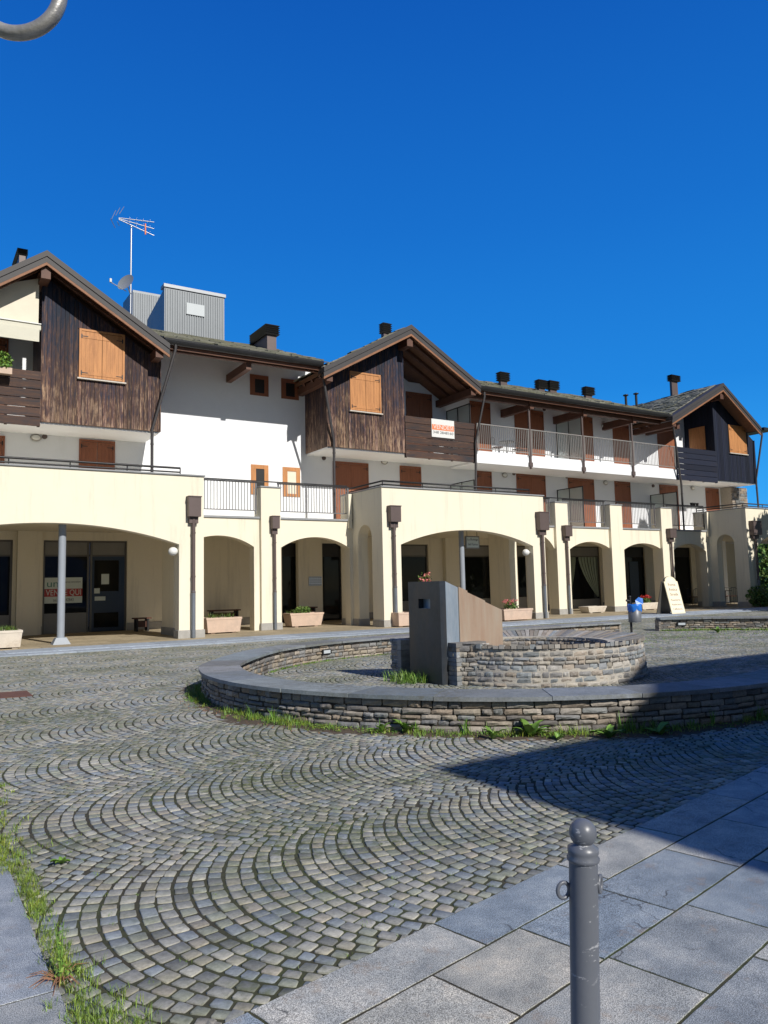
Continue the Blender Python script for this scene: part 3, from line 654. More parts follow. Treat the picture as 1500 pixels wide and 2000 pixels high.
def shopfront(x0, x1, kind):
    f = MB(); w = .07; Yf = YS+.10
    f.box(x0, x0+w, Yf, Yf+.1, .05, zh); f.box(x1-w, x1, Yf, Yf+.1, .05, zh); f.box(x0+w, x1-w, Yf, Yf+.1, zh-w, zh)
    inner = [(x0+w, x1-w)]
    if kind == 'shopdoor':
        xm = at(176, 1130, YS).x; f.box(xm-.09, xm-.02, Yf, Yf+.1, .05, zh-w); f.box(xm+.02, xm+.09, Yf, Yf+.1, .05, zh-w); inner = [(x0+w, xm-.09), (xm+.09, x1-w)]
    zt_ = 2.86; f.box(x0+w, x1-w, Yf+.003, Yf+.097, zt_, zt_+.06)
    dk = kind in ('dark', 'bluedoor')
    fo = f.build('shopfront', m_frame if not dk else m_dark, bld)
    class IP(MB):
        def box(s_, *q): z_ = MB(); z_.box(*q); z_.build('infill_panel', m_panel if not dk else m_dark, fo)
    g = MB(); p = IP()
    for i, (a, c) in enumerate(inner):
        p.box(a, c, Yf+.03, Yf+.06, zt_+.06, zh-w)
        if kind in ('shop', 'shopdoor') and i == 0:
            p.box(a, c, Yf+.03, Yf+.06, .05, .72); g.box(a, c, Yf+.045, Yf+.055, .78, zt_); p.box(a, c, Yf+.01, Yf+.08, .72, .78)
        elif kind == 'curtain': p.box(a, c, Yf+.03, Yf+.06, .05, .55); g.box(a, c, Yf+.085, Yf+.095, .55, zt_)
        else: g.box(a, c, Yf+.045, Yf+.055, .05, zt_)
    g.build('window_pane' if not dk else 'door_pane', m_glass, fo)
    return fo
for (a, c, k) in FRX:
    fo = shopfront(a, c, k)
    if k == 'shopdoor':
        xm = at(176, 1130, YS).x; d = MB(); a2 = xm+.09; c2 = c-.07; d.box(a2, a2+.08, YS+.12, YS+.15, .06, 2.86); d.box(c2-.20, c2, YS+.12, YS+.15, .06, 2.86); d.box(a2+.08, c2-.2, YS+.12, YS+.15, .06, .2); d.box(a2+.08, c2-.2, YS+.12, YS+.15, 2.72, 2.86)
        d.box(a2+.08, c2-.2, YS+.125, YS+.14, .75, 1.55); d.build('door_leaf', m_bluedoor, fo)
    if k == 'bluedoor':
        d = MB(); d.box(a+.5, c-.5, YS+.11, YS+.14, .06, 2.6); d.build('door_leaf', m_bluedoor, fo)
# curtains behind the restaurant window
m_curt = M('green_white_curtain', (.30, .36, .28), .9, .1, 4, stretch=(8, 1, .5))
def curtain(xa, xb, flip):
    b = MB(); n = 34; rows = 14; vs = []
    for j in range(rows+1):
        z = 2.86-2.2*j/rows; g = (j/rows)**1.6
        for i in range(n+1):
            u = i/n; x = xa+(xb-xa)*u*(1-g*.93) if flip else xb-(xb-xa)*u*(1-g*.93)
            vs.append((x, YS+.17+.02*sin(u*40), z))
    b.add(vs, [(j*(n+1)+i, j*(n+1)+i+1, (j+1)*(n+1)+i+1, (j+1)*(n+1)+i) for j in range(rows) for i in range(n)], 0, True); return b
for (a, c, k) in FRX:
    if k == 'curtain':
        tag(curtain(a+.9, c-.1, False).build('curtain', m_curt), 'pale green curtain drawn aside in the widest restaurant window', 'curtain', 'curtains in the shop windows')
        tag(curtain(a+.07, a+.75, True).build('curtain', m_curt), 'narrow pale curtain at the left side of the widest restaurant window', 'curtain', 'curtains in the shop windows')
        # dark room behind so the pane shows the curtain
        for ob in bpy.data.objects:
            pass
# hmm: panes of the curtain window are clear
m_clear, _t, _b = newmat('clear_window_glass'); _b.inputs['Base Color'].default_value = (.6, .65, .65, 1); _b.inputs['Roughness'].default_value = .02; _b.inputs['Alpha'].default_value = .25
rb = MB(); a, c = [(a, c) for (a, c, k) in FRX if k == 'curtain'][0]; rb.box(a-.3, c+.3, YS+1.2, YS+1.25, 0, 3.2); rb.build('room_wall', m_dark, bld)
# deep jamb walls behind the arcade: cross walls that divide the shops
b = MB()
for (xa, ya, xb) in [(33, 0, 82), (583, 0, 629), (872, 0, 903), (969, 0, 1000)]:
    x0 = at(xa, 1130, YS-.25).x; x1 = at(xb, 1130, YS-.25).x; b = MB(); b.box(x0, x1, YS-.25, YS, 0.05, ZT-.222); b.build('pilaster', m_cream, bld)
# ---------------- upper storeys
GAB = []   # (Xleft, Xright, Xapex, zL, zR, zA)
def gable(pl, pa, pr):
    L = at(*pl, YV); A = at(*pa, YV); R_ = at(*pr, YV); return dict(xl=L.x, zl=L.z, xa=A.x, za=A.z, xr=R_.x, zr=R_.z)
G2 = gable((637, 714), (803, 634), (935, 747)); G3 = gable((1315, 811), (1412, 748), (1484, 832)); G1 = gable((-135, 590), (92, 489), (326, 667))
print(G1, G2, G3)
ZE = at(590, 708, YE).z; ZR = 12.30; YR = 31.4
RT = .30
def roofz(g, x): return g['zl']+(g['za']-g['zl'])*(x-g['xl'])/(g['xa']-g['xl']) if x < g['xa'] else g['za']+(g['zr']-g['za'])*(x-g['xa'])/(g['xr']-g['xa'])
# white walls
b = MB()
XL, XR = -12.0, at(1421, 965, YW).x
b.box(XL, XR, YW, YW+.35, ZT-.01, 10.68)
for g in (G1, G2, G3): b.prism([(g['xl']+.2, 10.0), (g['xr']-.2, 10.0), (g['xr']-.2, g['zr']-.45), (g['xa'], g['za']-.6), (g['xl']+.2, g['zl']-.45)], YW+.003, YW+.347)
b.box(XR-.35, XR, YW+.351, 37, 0, 10.3); b.box(XL, XR, 36.7, 37, 0, 10.3)
b.build('white_wall', m_white, bld)
# upper floor slab and soffit
X1b = (at(-130, 820, YG).x, at(312, 840, YG).x); X2b = (at(640, 873, YG).x, at(928, 900, YG).x); X3b = (at(1322, 933, YG).x, at(1478, 943, YG).x)
ZS0, ZS1 = 6.86, 7.02
for (a, c) in (X1b, X2b, X3b): b = MB(); b.box(a+.02, c-.02, YG+.05, YW, ZS0+.08, ZS1+.03); b.build('floor_slab', m_white, bld)
b = MB()
YBAL = YG+.0
bz0 = at(1120, 915, YBAL).z; b.box(X2b[1]+.02, X3b[0]-.01, YBAL, YW, 6.85, 7.40)
b.build('balcony_slab', m_white, bld)
# dark wood boxes of the gables
def boards_x(b, x0, x1, Y, z0f, z1f, holes=(), w=.135, side=-1):
    x = x0
    while x < x1-.01:
        c = min(x+w, x1); k = random.uniform(.7, 1.3); b.tint = (k, k*random.uniform(.95, 1.02), k*random.uniform(.9, 1.05)); d = random.uniform(0, .006)
        zs_ = [(z0f(x), z1f(x), z1f(c))]
        xm = (x+c)/2
        segs_ = []
        lo = z0f(x); hi0 = z1f(x); hi1 = z1f(c)
        hs_ = [h for h in holes if h[0]-.02 < xm < h[1]+.02]
        if hs_: h = hs_[0]; segs_ = [(lo, h[2], h[2]), (h[3], hi0, hi1)]
        else: segs_ = [(lo, hi0, hi1)]
        for (za_, zb_, zc_) in segs_:
            b.hexa([(x+.007, Y-.03-d, za_), (c-.007, Y-.03-d, za_), (c-.007, Y, za_), (x+.007, Y, za_), (x+.007, Y-.03-d, zb_), (c-.007, Y-.03-d, zc_), (c-.007, Y, zc_), (x+.007, Y, zb_)])
        x = c
def boards_y(b, X, y0, y1, z0, z1, w=.135, sgn=-1):
    y = y0
    while y < y1-.01:
        c = min(y+w, y1); k = random.uniform(.75, 1.25); b.tint = (k, k, k)
        b.box(X+sgn*.03, X, y+.004, c-.004, z0, z1); y = c
def clad(g, xa_, xb_, win, mat, zb, sideL, sideR, lbl):
    b = MB(); zf = lambda x: zb; zt = lambda x: roofz(g, x)-(.30 if g is G3 else .50)
    h = rect(*win, YG) if win else None
    b.prism([(xa_, zb), (xb_, zb), (xb_, zt(xb_))]+([(g['xa'], zt(g['xa']))] if xa_ < g['xa'] < xb_ else [])+[(xa_, zt(xa_))], YG+.001, YG+.06)
    boards_x(b, xa_, xb_, YG, zf, zt, [(h[0], h[1], h[2], h[3])] if h else [])
    if sideL: boards_y(b, xa_, YG-.03, YW, zb, zt(xa_)+.1); b.box(xa_+.001, xa_+.05, YG+.061, YW, zb, zt(xa_)+.1)
    if sideR: boards_y(b, xb_, YG-.03, YW, zb, zt(xb_)+.1, sgn=1); b.box(xb_-.05, xb_-.001, YG+.061, YW, zb, zt(xb_)+.1)
    return b.build('wood_cladding', mat, bld)
XG1 = at(82, 700, YG).x; XG2 = at(788, 800, YG).x; XG3 = at(1396, 870, YG).x
clad(G1, XG1, X1b[1], (154, 648, 243, 743), m_clad, ZS1-.02, True, True, '')
clad(G2, X2b[0], XG2, (683, 729, 743, 805), m_clad, ZS1-.02, True, True, '')
clad(G3, XG3, X3b[1], (1423, 832, 1456, 886), m_clad_dark, ZS1-.02, True, True, '')
# horizontal boards of the loggia balconies
def hboards(x0, x1, z0, z1, mat, n=6):
    b = MB(); h = (z1-z0)/n
    for i in range(n):
        k = random.uniform(.75, 1.25); b.tint = (k, k, k*1.02); d = random.uniform(0, .012); b.box(x0+random.uniform(0, .01), x1-random.uniform(0, .02), YG-.06-d, YG-.01, z0+h*i+.012, z0+h*(i+1)-.008, 0, .006)
    b.tint = (.5, .5, .5)
    for x in np.linspace(x0+.05, x1-.05, 4): b.box(x-.04, x+.04, YG-.009, YG+.06, z0, z1-.03)
    return b.build('board_railing', mat, bld)
zb0 = 6.82; zb1 = at(860, 820, YG).z
hboards(X1b[0], XG1-.02, zb0, at(40, 722, YG).z, m_board); hboards(XG2+.02, X2b[1], zb0, zb1, m_board); hboards(X3b[0], XG3-.02, zb0, at(1360, 877, YG).z, m_board_dark)
# roofs of the gables
def gable_roof(g, yback, slates):
    ov = .0; s = MB()
    for (xa_, za_, xb_, zb_) in ((g['xl'], g['zl'], g['xa'], g['za']), (g['xa'], g['za'], g['xr'], g['zr'])):
        s.hexa([(xa_, YV+.04, za_-.24), (xb_, YV+.04, zb_-.24), (xb_, yback, zb_-.24), (xa_, yback, za_-.24), (xa_, YV+.04, za_-.06), (xb_, YV+.04, zb_-.06), (xb_, yback, zb_-.06), (xa_, yback, za_-.06)])
    r = s.build('gable_roof', m_soffit, bld)
    # verge: two lapped metal strips over a wooden board
    v = MB(); w = MB()
    for (xa_, za_, xb_, zb_) in ((g['xl']-.1, g['zl']-.1*(g['za']-g['zl'])/(g['xa']-g['xl']), g['xa'], g['za']), (g['xa'], g['za'], g['xr']+.1, g['zr']-.1*(g['za']-g['zr'])/(g['xr']-g['xa']))):
        def strip(b, y0, y1, t0, t1): b.hexa([(xa_, y0, za_+t0), (xb_, y0, zb_+t0), (xb_, y1, zb_+t0), (xa_, y1, za_+t0), (xa_, y0, za_+t1), (xb_, y0, zb_+t1), (xb_, y1, zb_+t1), (xa_, y1, za_+t1)])
        strip(v, YV-.03, YV+.5, -.19, .0); strip(v, YV-.0, YV+.03, -.385, -.191)
        strip(w, YV+.004, YV+.06, -.475, -.386); 
    v.build('verge_flashing', m_verge, r); w.build('verge_board', m_trim, r)
    # rafters seen from below
    q = MB()
    for (xa_, za_, xb_, zb_) in ((g['xl'], g['zl'], g['xa'], g['za']), (g['xa'], g['za'], g['xr'], g['zr'])):
        for y in ((YV+.55, YV+1.25, YV+1.95) if g is not G3 else (YV+1.6, YV+2.2)): q.beam((xa_, y, za_-.31), (xb_, y, zb_-.31), .12, .13)
    q.box(g['xa']-.14, g['xa']+.14, YV+.12, YW, g['za']-.88, g['za']-.5)
    q.box(g['xl']+.08, g['xl']+.34, YV+.12, YW+.1, g['zl']-.55, g['zl']-.25)
    if g is not G3: q.box(g['xr']-.34, g['xr']-.08, YV+.12, YW+.1, g['zr']-.55, g['zr']-.25)
    q.build('roof_beam', m_beam, r)
    sl = MB()
    for (xa_, za_, xb_, zb_, inw) in ((g['xl'], g['zl'], g['xa'], g['za'], 1), (g['xr'], g['zr'], g['xa'], g['za'], -1)):
        L = hypot(xb_-xa_, zb_-za_); d = Vector((xb_-xa_, 0, zb_-za_)).normalized(); nrm = Vector((-d.z*inw, 0, abs(d.x))).normalized(); u = 0
        while u < L-.30:
            y = YV+.42
            while y < yback:
                wd = random.uniform(.3, .6); k = random.uniform(.7, 1.35); sl.tint = (k, k*random.uniform(.97, 1.03), k*.96)
                c = Vector((xa_, y+wd/2, za_))+d*(u+.22)+nrm*(.01+random.uniform(0, .03))
                tl = radians(random.uniform(3, 7)); dd = (d-nrm*tan(tl)).normalized(); n2 = (nrm+d*tan(tl)).normalized()
                yy = Vector((random.uniform(-.04, .04), 1, random.uniform(-.02, .02))).normalized()
                sl.obox(c, dd, yy, n2, .27+random.uniform(-.03, .05), wd/2-.006, .014+random.uniform(0, .012)); y += wd
            u += .34
    sl.build('slate_covering', m_slate, r)
    return r
r1 = gable_roof(G1, 33.2, 1); r2 = gable_roof(G2, 33.2, 1); r3 = gable_roof(G3, 33.2, 1)
# main roofs between the gables
def main_roof(x0, x1):
    zl = ZE+.12; s = MB()
    s.hexa([(x0, YE, zl-.2), (x1, YE, zl-.2), (x1, YR, ZR-.2), (x0, YR, ZR-.2), (x0, YE, zl), (x1, YE, zl), (x1, YR, ZR), (x0, YR, ZR)])
    s.hexa([(x0, YR, ZR-.2), (x1, YR, ZR-.2), (x1, 37.2, 10.2), (x0, 37.2, 10.2), (x0, YR, ZR), (x1, YR, ZR), (x1, 37.2, 10.4), (x0, 37.2, 10.4)])
    r = s.build('roof', m_soffit, bld)
    sl = MB(); d = Vector((0, YR-YE, ZR-zl)).normalized(); nrm = Vector((0, -d.z, d.y)); L = hypot(YR-YE, ZR-zl); u = -.05
    while u < L:
        x = x0
        while x < x1:
            wd = random.uniform(.35, .65); k = random.uniform(.7, 1.35); sl.tint = (k, k*random.uniform(.97, 1.03), k*.94)
            c = Vector((x+wd/2, YE, zl))+d*(u+.22)+nrm*(.02+random.uniform(0, .035)); tl = tan(radians(random.uniform(3, 7)))
            sl.obox(c, Vector((1, 0, random.uniform(-.03, .03))), (d-nrm*tl), (nrm+d*tl), wd/2-.005, .27+random.uniform(-.02, .05), .016+random.uniform(0, .015)); x += wd
        u += .36
    sl.build('slate_covering', m_slate, r)
    q = MB(); q.box(x0, x1, YE-.01, YE+.05, zl-.33, zl-.02); q.build('fascia_board', m_fascia, r)
    gu = MB(); n = 10; R0 = .115; pts_ = []
    for i in range(n+1): a = pi+pi*i/n; pts_.append((YE-.12+R0*cos(a), zl-.02+R0*sin(a)*1.75))
    pts_ += [(YE-.12+(R0-.015)*cos(2*pi-pi*i/n), zl-.02+(R0-.015)*sin(2*pi-pi*i/n)*1.75) for i in range(n+1)]
    gu.prism(pts_, x0+.02, x1-.02, plane='yz'); gu.build('gutter', m_gutter, r)
    return r
mr1 = main_roof(G1['xr']-.02, G2['xl']+.02); mr2 = main_roof(G2['xr']-.02, G3['xl']+.02); mr0 = main_roof(-14, G1['xl'])
# projecting beam ends under the eaves
class EB(MB):
    def box(s, *a, **k): q = MB(); q.box(*a, **k); q.build('eaves_beam', m_beam, bld)
b = EB(); zb_ = ZE-.18; x = at(480, 720, 26.4).x; b.box(x-.1, x+.1, 26.1, YW, zb_-.30, zb_)
for (x0, ytop) in ((1034, 0), (1137, 0), (1233, 0)):
    x = at(x0, 800, YBAL-.02).x; b.box(x-.11, x+.11, 26.1, YW, zb_-.32, zb_+.05)
x = at(1322, 815, YBAL).x; b.box(x-.3, x-.08, 26.1, YW, zb_-.30, zb_)
b.box(G2['xr']+.1, G3['xl']-.1, YBAL-.12, YBAL+.06, zb_-.16, zb_+.08); b.box(G1['xr']+.05, G2['xl']-.05, YE+.2, YE+.34, zb_-.05, zb_+.10)

# posts of the upper balcony
for x0 in (1034, 1137, 1233):
    x = at(x0, 850, YBAL-.05).x; b = MB(); b.box(x-.045, x+.045, YBAL-.10, YBAL-.02, 6.75, zb_-.32); b.box(x-.09, x+.09, YBAL-.12, YBAL-.003, 6.85, 7.05); b.build('balcony_post', m_brown, bld)
# ---- railings
def railing(x0, x1, Y, z0, z1, mat, handr=m_iron, step=.112, name='balcony_railing'):
    b = MB(); n = max(2, int((x1-x0)/step))
    for i in range(n+1):
        x = x0+(x1-x0)*i/n; b.box(x-.013, x+.013, Y-.006, Y+.006, z0+.03, z1-.02)
    b.box(x0, x1, Y-.02, Y+.02, z0, z0+.035)
    for x in np.linspace(x0+.03, x1-.03, max(2, int((x1-x0)/2.0)+1)): b.box(x-.02, x+.02, Y-.022, Y+.022, z0-.12, z1-.02)
    o = b.build(name, mat, bld); h = MB(); h.box(x0-.02, x1+.02, Y-.03, Y+.03, z1-.02, z1+.02); h.build('handrail', handr, o); return o
zr0 = at(450, 996, YL+.1).z; zr1 = at(450, 939, YL+.1).z
print('rail', zr0, zr1)
for (a, c) in segs: railing(a+.04, c-.04, YL+.18, zr0, zr1, m_rail)
# continuous top rail above the piers
b = MB(); b.box(XA+.05, XB-.1, YL+.14, YL+.2, zr1+.03, zr1+.07); b.build('top_rail', m_iron, bld); b = MB(); b.box(XC+.1, XD-.1, YL+.14, YL+.2, zr1+.03, zr1+.07); b.build('top_rail', m_iron, bld)
ur0 = 7.47; ur1 = at(1000, 836, YBAL).z
pxs = [X2b[1]+.05]+[at(x0, 850, YBAL-.05).x for x0 in (1034, 1137, 1233)]+[X3b[0]-.05]
for a, c in zip(pxs[:-1], pxs[1:]): railing(a+.06, c-.06, YBAL-.06, ur0, ur1, m_rail2, m_rail2)
# low double rails on the bay parapets
def lowrail(pts_, name='parapet_rail'):
    b = MB()
    for dz, rr in ((.22, .034), (.09, .026)): b.tube([(x, y, z+dz) for x, y, z in pts_], rr, 8)
    for i in range(len(pts_)-1):
        A = Vector(pts_[i]); B_ = Vector(pts_[i+1]); n = max(1, int((B_-A).length/1.6))
        for k in range(n+1): p = A.lerp(B_, k/n); b.tube([p, p+Vector((0, 0, .22))], .018, 6)
    b.build(name, m_iron, bld)
lowrail([(-9, YB+.25, ZP), (at(352, 915, YB+.25).x, YB+.25, ZP)])
lowrail([(XB+.2, YL+.8, ZP), (XB+.2, YB+.25, ZP), (at(1033, 958, YB+.25).x, YB+.25, ZP)])
lowrail([(XD+.2, YL+.8, ZP), (XD+.2, YB+.25, ZP), (XEND, YB+.25, ZP)])
# white end posts beside the bays
for X in (XB-.12, XD-.12):
    b = MB(); b.box(X-.07, X+.07, YL-.1, YL+.05, ZT-.25, 5.05); b.build('end_post', m_cream, bld)
# ---- shutters, doors and small windows
def shutter(x0, y0, x1, y1, Y, mat=m_shutter2, zbot=None, sill=False, name='shuttered_window', leaves=2, proud=.0):
    X0, X1_, Z0, Z1 = rect(x0, y0, x1, y1, Y)
    if zbot is not None: Z0 = zbot
    f = MB(); w = .07; yf = Y-.05-proud
    f.box(X0, X0+w, yf, Y-.002-proud, Z0, Z1); f.box(X1_-w, X1_, yf, Y-.002-proud, Z0, Z1); f.box(X0+w, X1_-w, yf, Y-.002-proud, Z1-w, Z1)
    fo = f.build(name, mat, bld)
    for i in range(leaves):
        a = X0+w+(X1_-X0-2*w)*i/leaves+.006; c = X0+w+(X1_-X0-2*w)*(i+1)/leaves-.006; l = MB(); nb = max(2, int((c-a)/.11)); 
        for j in range(nb):
            p = a+(c-a)*j/nb; q = a+(c-a)*(j+1)/nb; k = random.uniform(.82, 1.15); l.box(p+.002, q-.002, yf+.015, Y-.004-proud, Z0+.03, Z1-w-.01, 0, .003)
        l.box(a, c, yf+.004, yf+.014, Z0+.12, Z0+.24); l.box(a, c, yf+.004, yf+.014, Z1-w-.24, Z1-w-.12)
        lo = l.build('shutter_leaf', mat, fo)
        xh = a if i == 0 else c; h = MB()
        for zc_ in (Z0+.18, Z1-w-.18):
            h.box(xh-.02, xh+.02, yf-.004, yf+.004, zc_-.07, zc_+.07); h.box(min(xh, xh+(.2 if i == 0 else -.2)), max(xh, xh+(.2 if i == 0 else -.2)), yf-.005, yf+.003, zc_-.012, zc_+.012)
        h.build('hinge', m_iron, fo)
    if sill: s = MB(); s.box(X0-.05, X1_+.05, yf-.05, Y-.002-proud, Z0-.05, Z0, 0, .006); s.build('sill', m_sill, fo)
    return fo
for (w_, Y_) in (((154, 648, 243, 743), YG-.03), ((683, 729, 743, 805), YG-.03), ((1423, 832, 1456, 886), YG-.03)): shutter(*w_, Y_, m_shutter, sill=True)
D1 = [(-40, 850, 9, 0), (154, 860, 224, 0), (650, 903, 719, 0), (781, 911, 822, 0), (930, 921, 960, 0), (1009, 927, 1065, 0), (1110, 935, 1160, 0), (1201, 941, 1231, 0), (1289, 948, 1324, 0), (1379, 954, 1404, 0)]
for (a, t_, c, _) in D1: shutter(a, t_, c, t_+60, YW, zbot=ZT+.02, name='shuttered_door')
D2 = [(793, 768, 843, 0), (918, 786, 957, 0), (1005, 801, 1061, 0), (1105, 813, 1157, 0), (1197, 826, 1228, 0), (1284, 836, 1318, 0), (-20, 660, 16, 0)]
for (a, t_, c, _) in D2: shutter(a, t_, c, t_+60, YW, zbot=(7.06 if a < 850 else 7.41), name='shuttered_door')
# window in the blue-black gable recess, on the side of the box
def small_window(x0, y0, x1, y1, bright):
    X0, X1_, Z0, Z1 = rect(x0, y0, x1, y1, YW); w = .16; f = MB(); mt = m_shutter if bright else m_shutter2
    f.box(X0, X0+w, YW-.03, YW-.002, Z0, Z1); f.box(X1_-w*1.1, X1_, YW-.03, YW-.002, Z0, Z1); f.box(X0+w, X1_-w*1.1, YW-.03, YW-.002, Z1-w, Z1); f.box(X0+w, X1_-w*1.1, YW-.03, YW-.002, Z0, Z0+w*.7)
    fo = f.build('small_window', mt, bld); g = MB(); g.box(X0+w, X1_-w*1.1, YW-.01, YW-.004, Z0+w*.7, Z1-w); g.build('pane', m_dark if not bright or x0 < 530 else m_cloth, fo)
    s = MB(); s.box(X0+w, X0+w+.05, YW-.02, YW-.01, Z0+w*.7, Z1-w); s.build('sash', mt, fo)
small_window(488, 733, 524, 773, False); small_window(549, 741, 583, 780, False); small_window(490, 908, 524, 966, True); small_window(552, 913, 586, 970, True)
# shutter window on the flank of the blue-black box
def side_shutter(xa, ya, xb, yb, X):
    A = atX(xa, (ya+yb)/2, X); B_ = atX(xb, (ya+yb)/2, X); z1 = atX((xa+xb)/2, ya+2, X).z; z0 = atX((xa+xb)/2, yb+4, X).z; y0, y1 = B_.y, A.y; w = .07; f = MB()
    f.box(X-.05, X-.002, y0, y0+w, z0, z1); f.box(X-.05, X-.002, y1-w, y1, z0, z1); f.box(X-.05, X-.002, y0+w, y1-w, z1-w, z1); fo = f.build('shuttered_window', m_shutter, bld); ym = (y0+y1)/2
    for (p, q) in ((y0+w+.005, ym-.005), (ym+.005, y1-w-.005)):
        l = MB(); n = 4
        for j in range(n): l.box(X-.04, X-.004, p+(q-p)*j/n+.002, p+(q-p)*(j+1)/n-.002, z0+.02, z1-w-.01)
        l.build('shutter_leaf', m_shutter, fo)
side_shutter(1347, 833, 1378, 877, XG3-.032)
# ---- downpipes
def downpipe(top, mid, bot, zend, Yt=YE-.12, Yb=YG-.14, mat=m_verge):
    A = at(*top, Yt); B_ = at(*mid, Yb); C_ = at(*bot, Yb); b = MB()
    b.tube([(A.x, Yt, A.z+.05), (A.x, Yt, A.z-.15), (B_.x, Yb, B_.z+.1), (B_.x, Yb, B_.z-.15), (C_.x, Yb, zend)], .052, 10)
    for z in (B_.z-.4, zend+.5): b.tube([(B_.x, Yb, z-.02), (B_.x, Yb, z+.02)], .062, 10)
    b.build('downpipe', mat, bld)
downpipe((343, 674), (297, 845), (297, 900), ZP); downpipe((629, 716), (652, 865), (653, 940), ZT+.1); downpipe((946, 768), (929, 868), (927, 945), ZT+.1); downpipe((1313, 816), (1331, 950), (1334, 1000), ZT+.1); downpipe((1488, 846), (1477, 940), (1481, 985), ZP)
b = MB(); A = at(1490, 838, YE); b.box(A.x-.35, A.x+.5, YE-.3, YE+1.5, A.z-.14, A.z+.03); b.build('gutter', m_gutter, r3)
# ---- hopper heads on the arcade
def hopper(x0, y0, x1, y1, ybase, Y, big):
    X0, X1_, Z0, Z1 = rect(x0, y0, x1, y1, Y); xm = (X0+X1_)/2; b = MB(); w = (X1_-X0)/2
    b.prism([(xm-w, Z1), (xm-w*.97, Z0), (xm+w*.97, Z0), (xm+w, Z1)], Y-.26, Y-.005); b.box(xm-w-.015, xm+w+.015, Y-.28, Y-.004, Z1, Z1+.03)
    b.box(xm-w*.72, xm+w*.72, Y-.14, Y-.006, Z0-.2, Z0); o = b.build('rain_hopper', m_brown, bld)
    zj = .05+(Z0-.05)*.37
    q = MB(); q.tube([(xm, Y-.10, Z0), (xm, Y-.10, zj)], .058 if big else .05, 12)
    for z in (Z0-.5, zj+.5, zj+.02): q.tube([(xm, Y-.1, z-.02), (xm, Y-.1, z+.02)], .07 if big else .06, 12)
    q.build('pipe', m_brown, o); q = MB(); q.tube([(xm, Y-.10, zj+.06), (xm, Y-.10, .06)], .065 if big else .056, 12); q.build('lower_pipe', m_steelpipe, o)
for h in ((364, 972, 388, 1010, 1250, YB, 1), (527, 1010, 541, 1033, 1228, YL-.14, 0), (756, 990, 776, 1020, 1225, YB, 1), (1046, 1002, 1064, 1036, 1208, YB, 1), (1097, 1028, 1110, 1048, 1200, YL-.14, 0), (1301, 1034, 1313, 1051, 1190, YL-.14, 0), (1463, 1019, 1479, 1045, 1170, YB, 1)): hopper(*h)
# ---- steel columns in the wide arches
def column(x, ytop, Yc, foot):
    p = at(x, 1150, Yc); b = MB(); b.tube([(p.x, Yc, .05), (p.x, Yc, 3.78)], .105, 20); o = b.build('column', m_column, bld)
    if foot: f = MB(); f.hexa([(p.x-.24, Yc-.24, .05), (p.x+.24, Yc-.24, .05), (p.x+.24, Yc+.24, .05), (p.x-.24, Yc+.24, .05), (p.x-.14, Yc-.14, .24), (p.x+.14, Yc-.14, .24), (p.x+.14, Yc+.14, .24), (p.x-.14, Yc+.14, .24)]); f.build('column_foot', m_column, o)
column(120, 1022, 23.95, True); column(904, 1035, 24.3, False)
# ================================================================ ROOF TOP
def chimney(xback, xl, xr_, ytop, ybase, Y, name='chimney', cap=.36, mat=m_brown, parent=None, body=m_brown):
    X0 = at(xl, ytop, Y).x; X1_ = at(xr_, ytop, Y).x; Zt = at((xl+xr_)/2, ytop, Y).z; Zb = at((xl+xr_)/2, ybase, Y).z-.5
    dl = ray(xback, ytop); dep = max(.35, X0*dl[1]/dl[0]-Y); Hc = (Zt-Zb-.5)*cap; o_ = .07
    o_ = .17*(X1_-X0); b = MB(); b.box(X0+o_, X1_-o_, Y+o_, Y+dep-o_*.5, Zb, Zt-Hc+.02); c = b.build(name, body, parent)
    q = MB(); n = 5; h = Hc/n
    for i in range(n):
        z = Zt-Hc+h*i; q.hexa([(X0+.03, Y+.03, z), (X1_-.03, Y+.03, z), (X1_-.03, Y+dep-.03, z), (X0+.03, Y+dep-.03, z), (X0-.02, Y-.02, z+h*.62), (X1_+.02, Y-.02, z+h*.62), (X1_+.02, Y+dep+.02, z+h*.62), (X0-.02, Y+dep+.02, z+h*.62)])
        q.box(X0+.05, X1_-.05, Y+.05, Y+dep-.05, z+h*.62, z+h)
    q.build('louvred_cap', m_gutter, c); return c
chimney(487, 519, 546, 633, 690, 28.6, parent=mr1)
chimney(740, 748, 765, 630, 655, 31.0, parent=r2, cap=.8); chimney(25, 35, 54, 485, 502, 30.5, parent=r1, cap=.7)
for (a, t_, c, bs) in ((977, 726, 996, 757), (1052, 741, 1069, 771), (1074, 743, 1093, 773), (1144, 755, 1162, 783)): chimney(a-4, a, c, t_, bs, 29.3, parent=mr2, cap=.55)
chimney(1302, 1312, 1329, 732, 772, 28.6, parent=r3, cap=.3)
for (x, t_, bs) in ((1222, 772, 792), (1242, 769, 797)):
    p = at(x, t_, 28.4); z0 = at(x, bs, 28.4).z; b = MB(); b.tube([(p.x, p.y, z0-.4), (p.x, p.y, p.z)], .07, 10); c = b.build('vent_pipe', m_gutter, mr2); q = MB(); q.lathe(p, [(.0, .07), (.15, .02), (.15, -.03), (.06, -.03)], 12); q.build('cap', m_gutter, c)
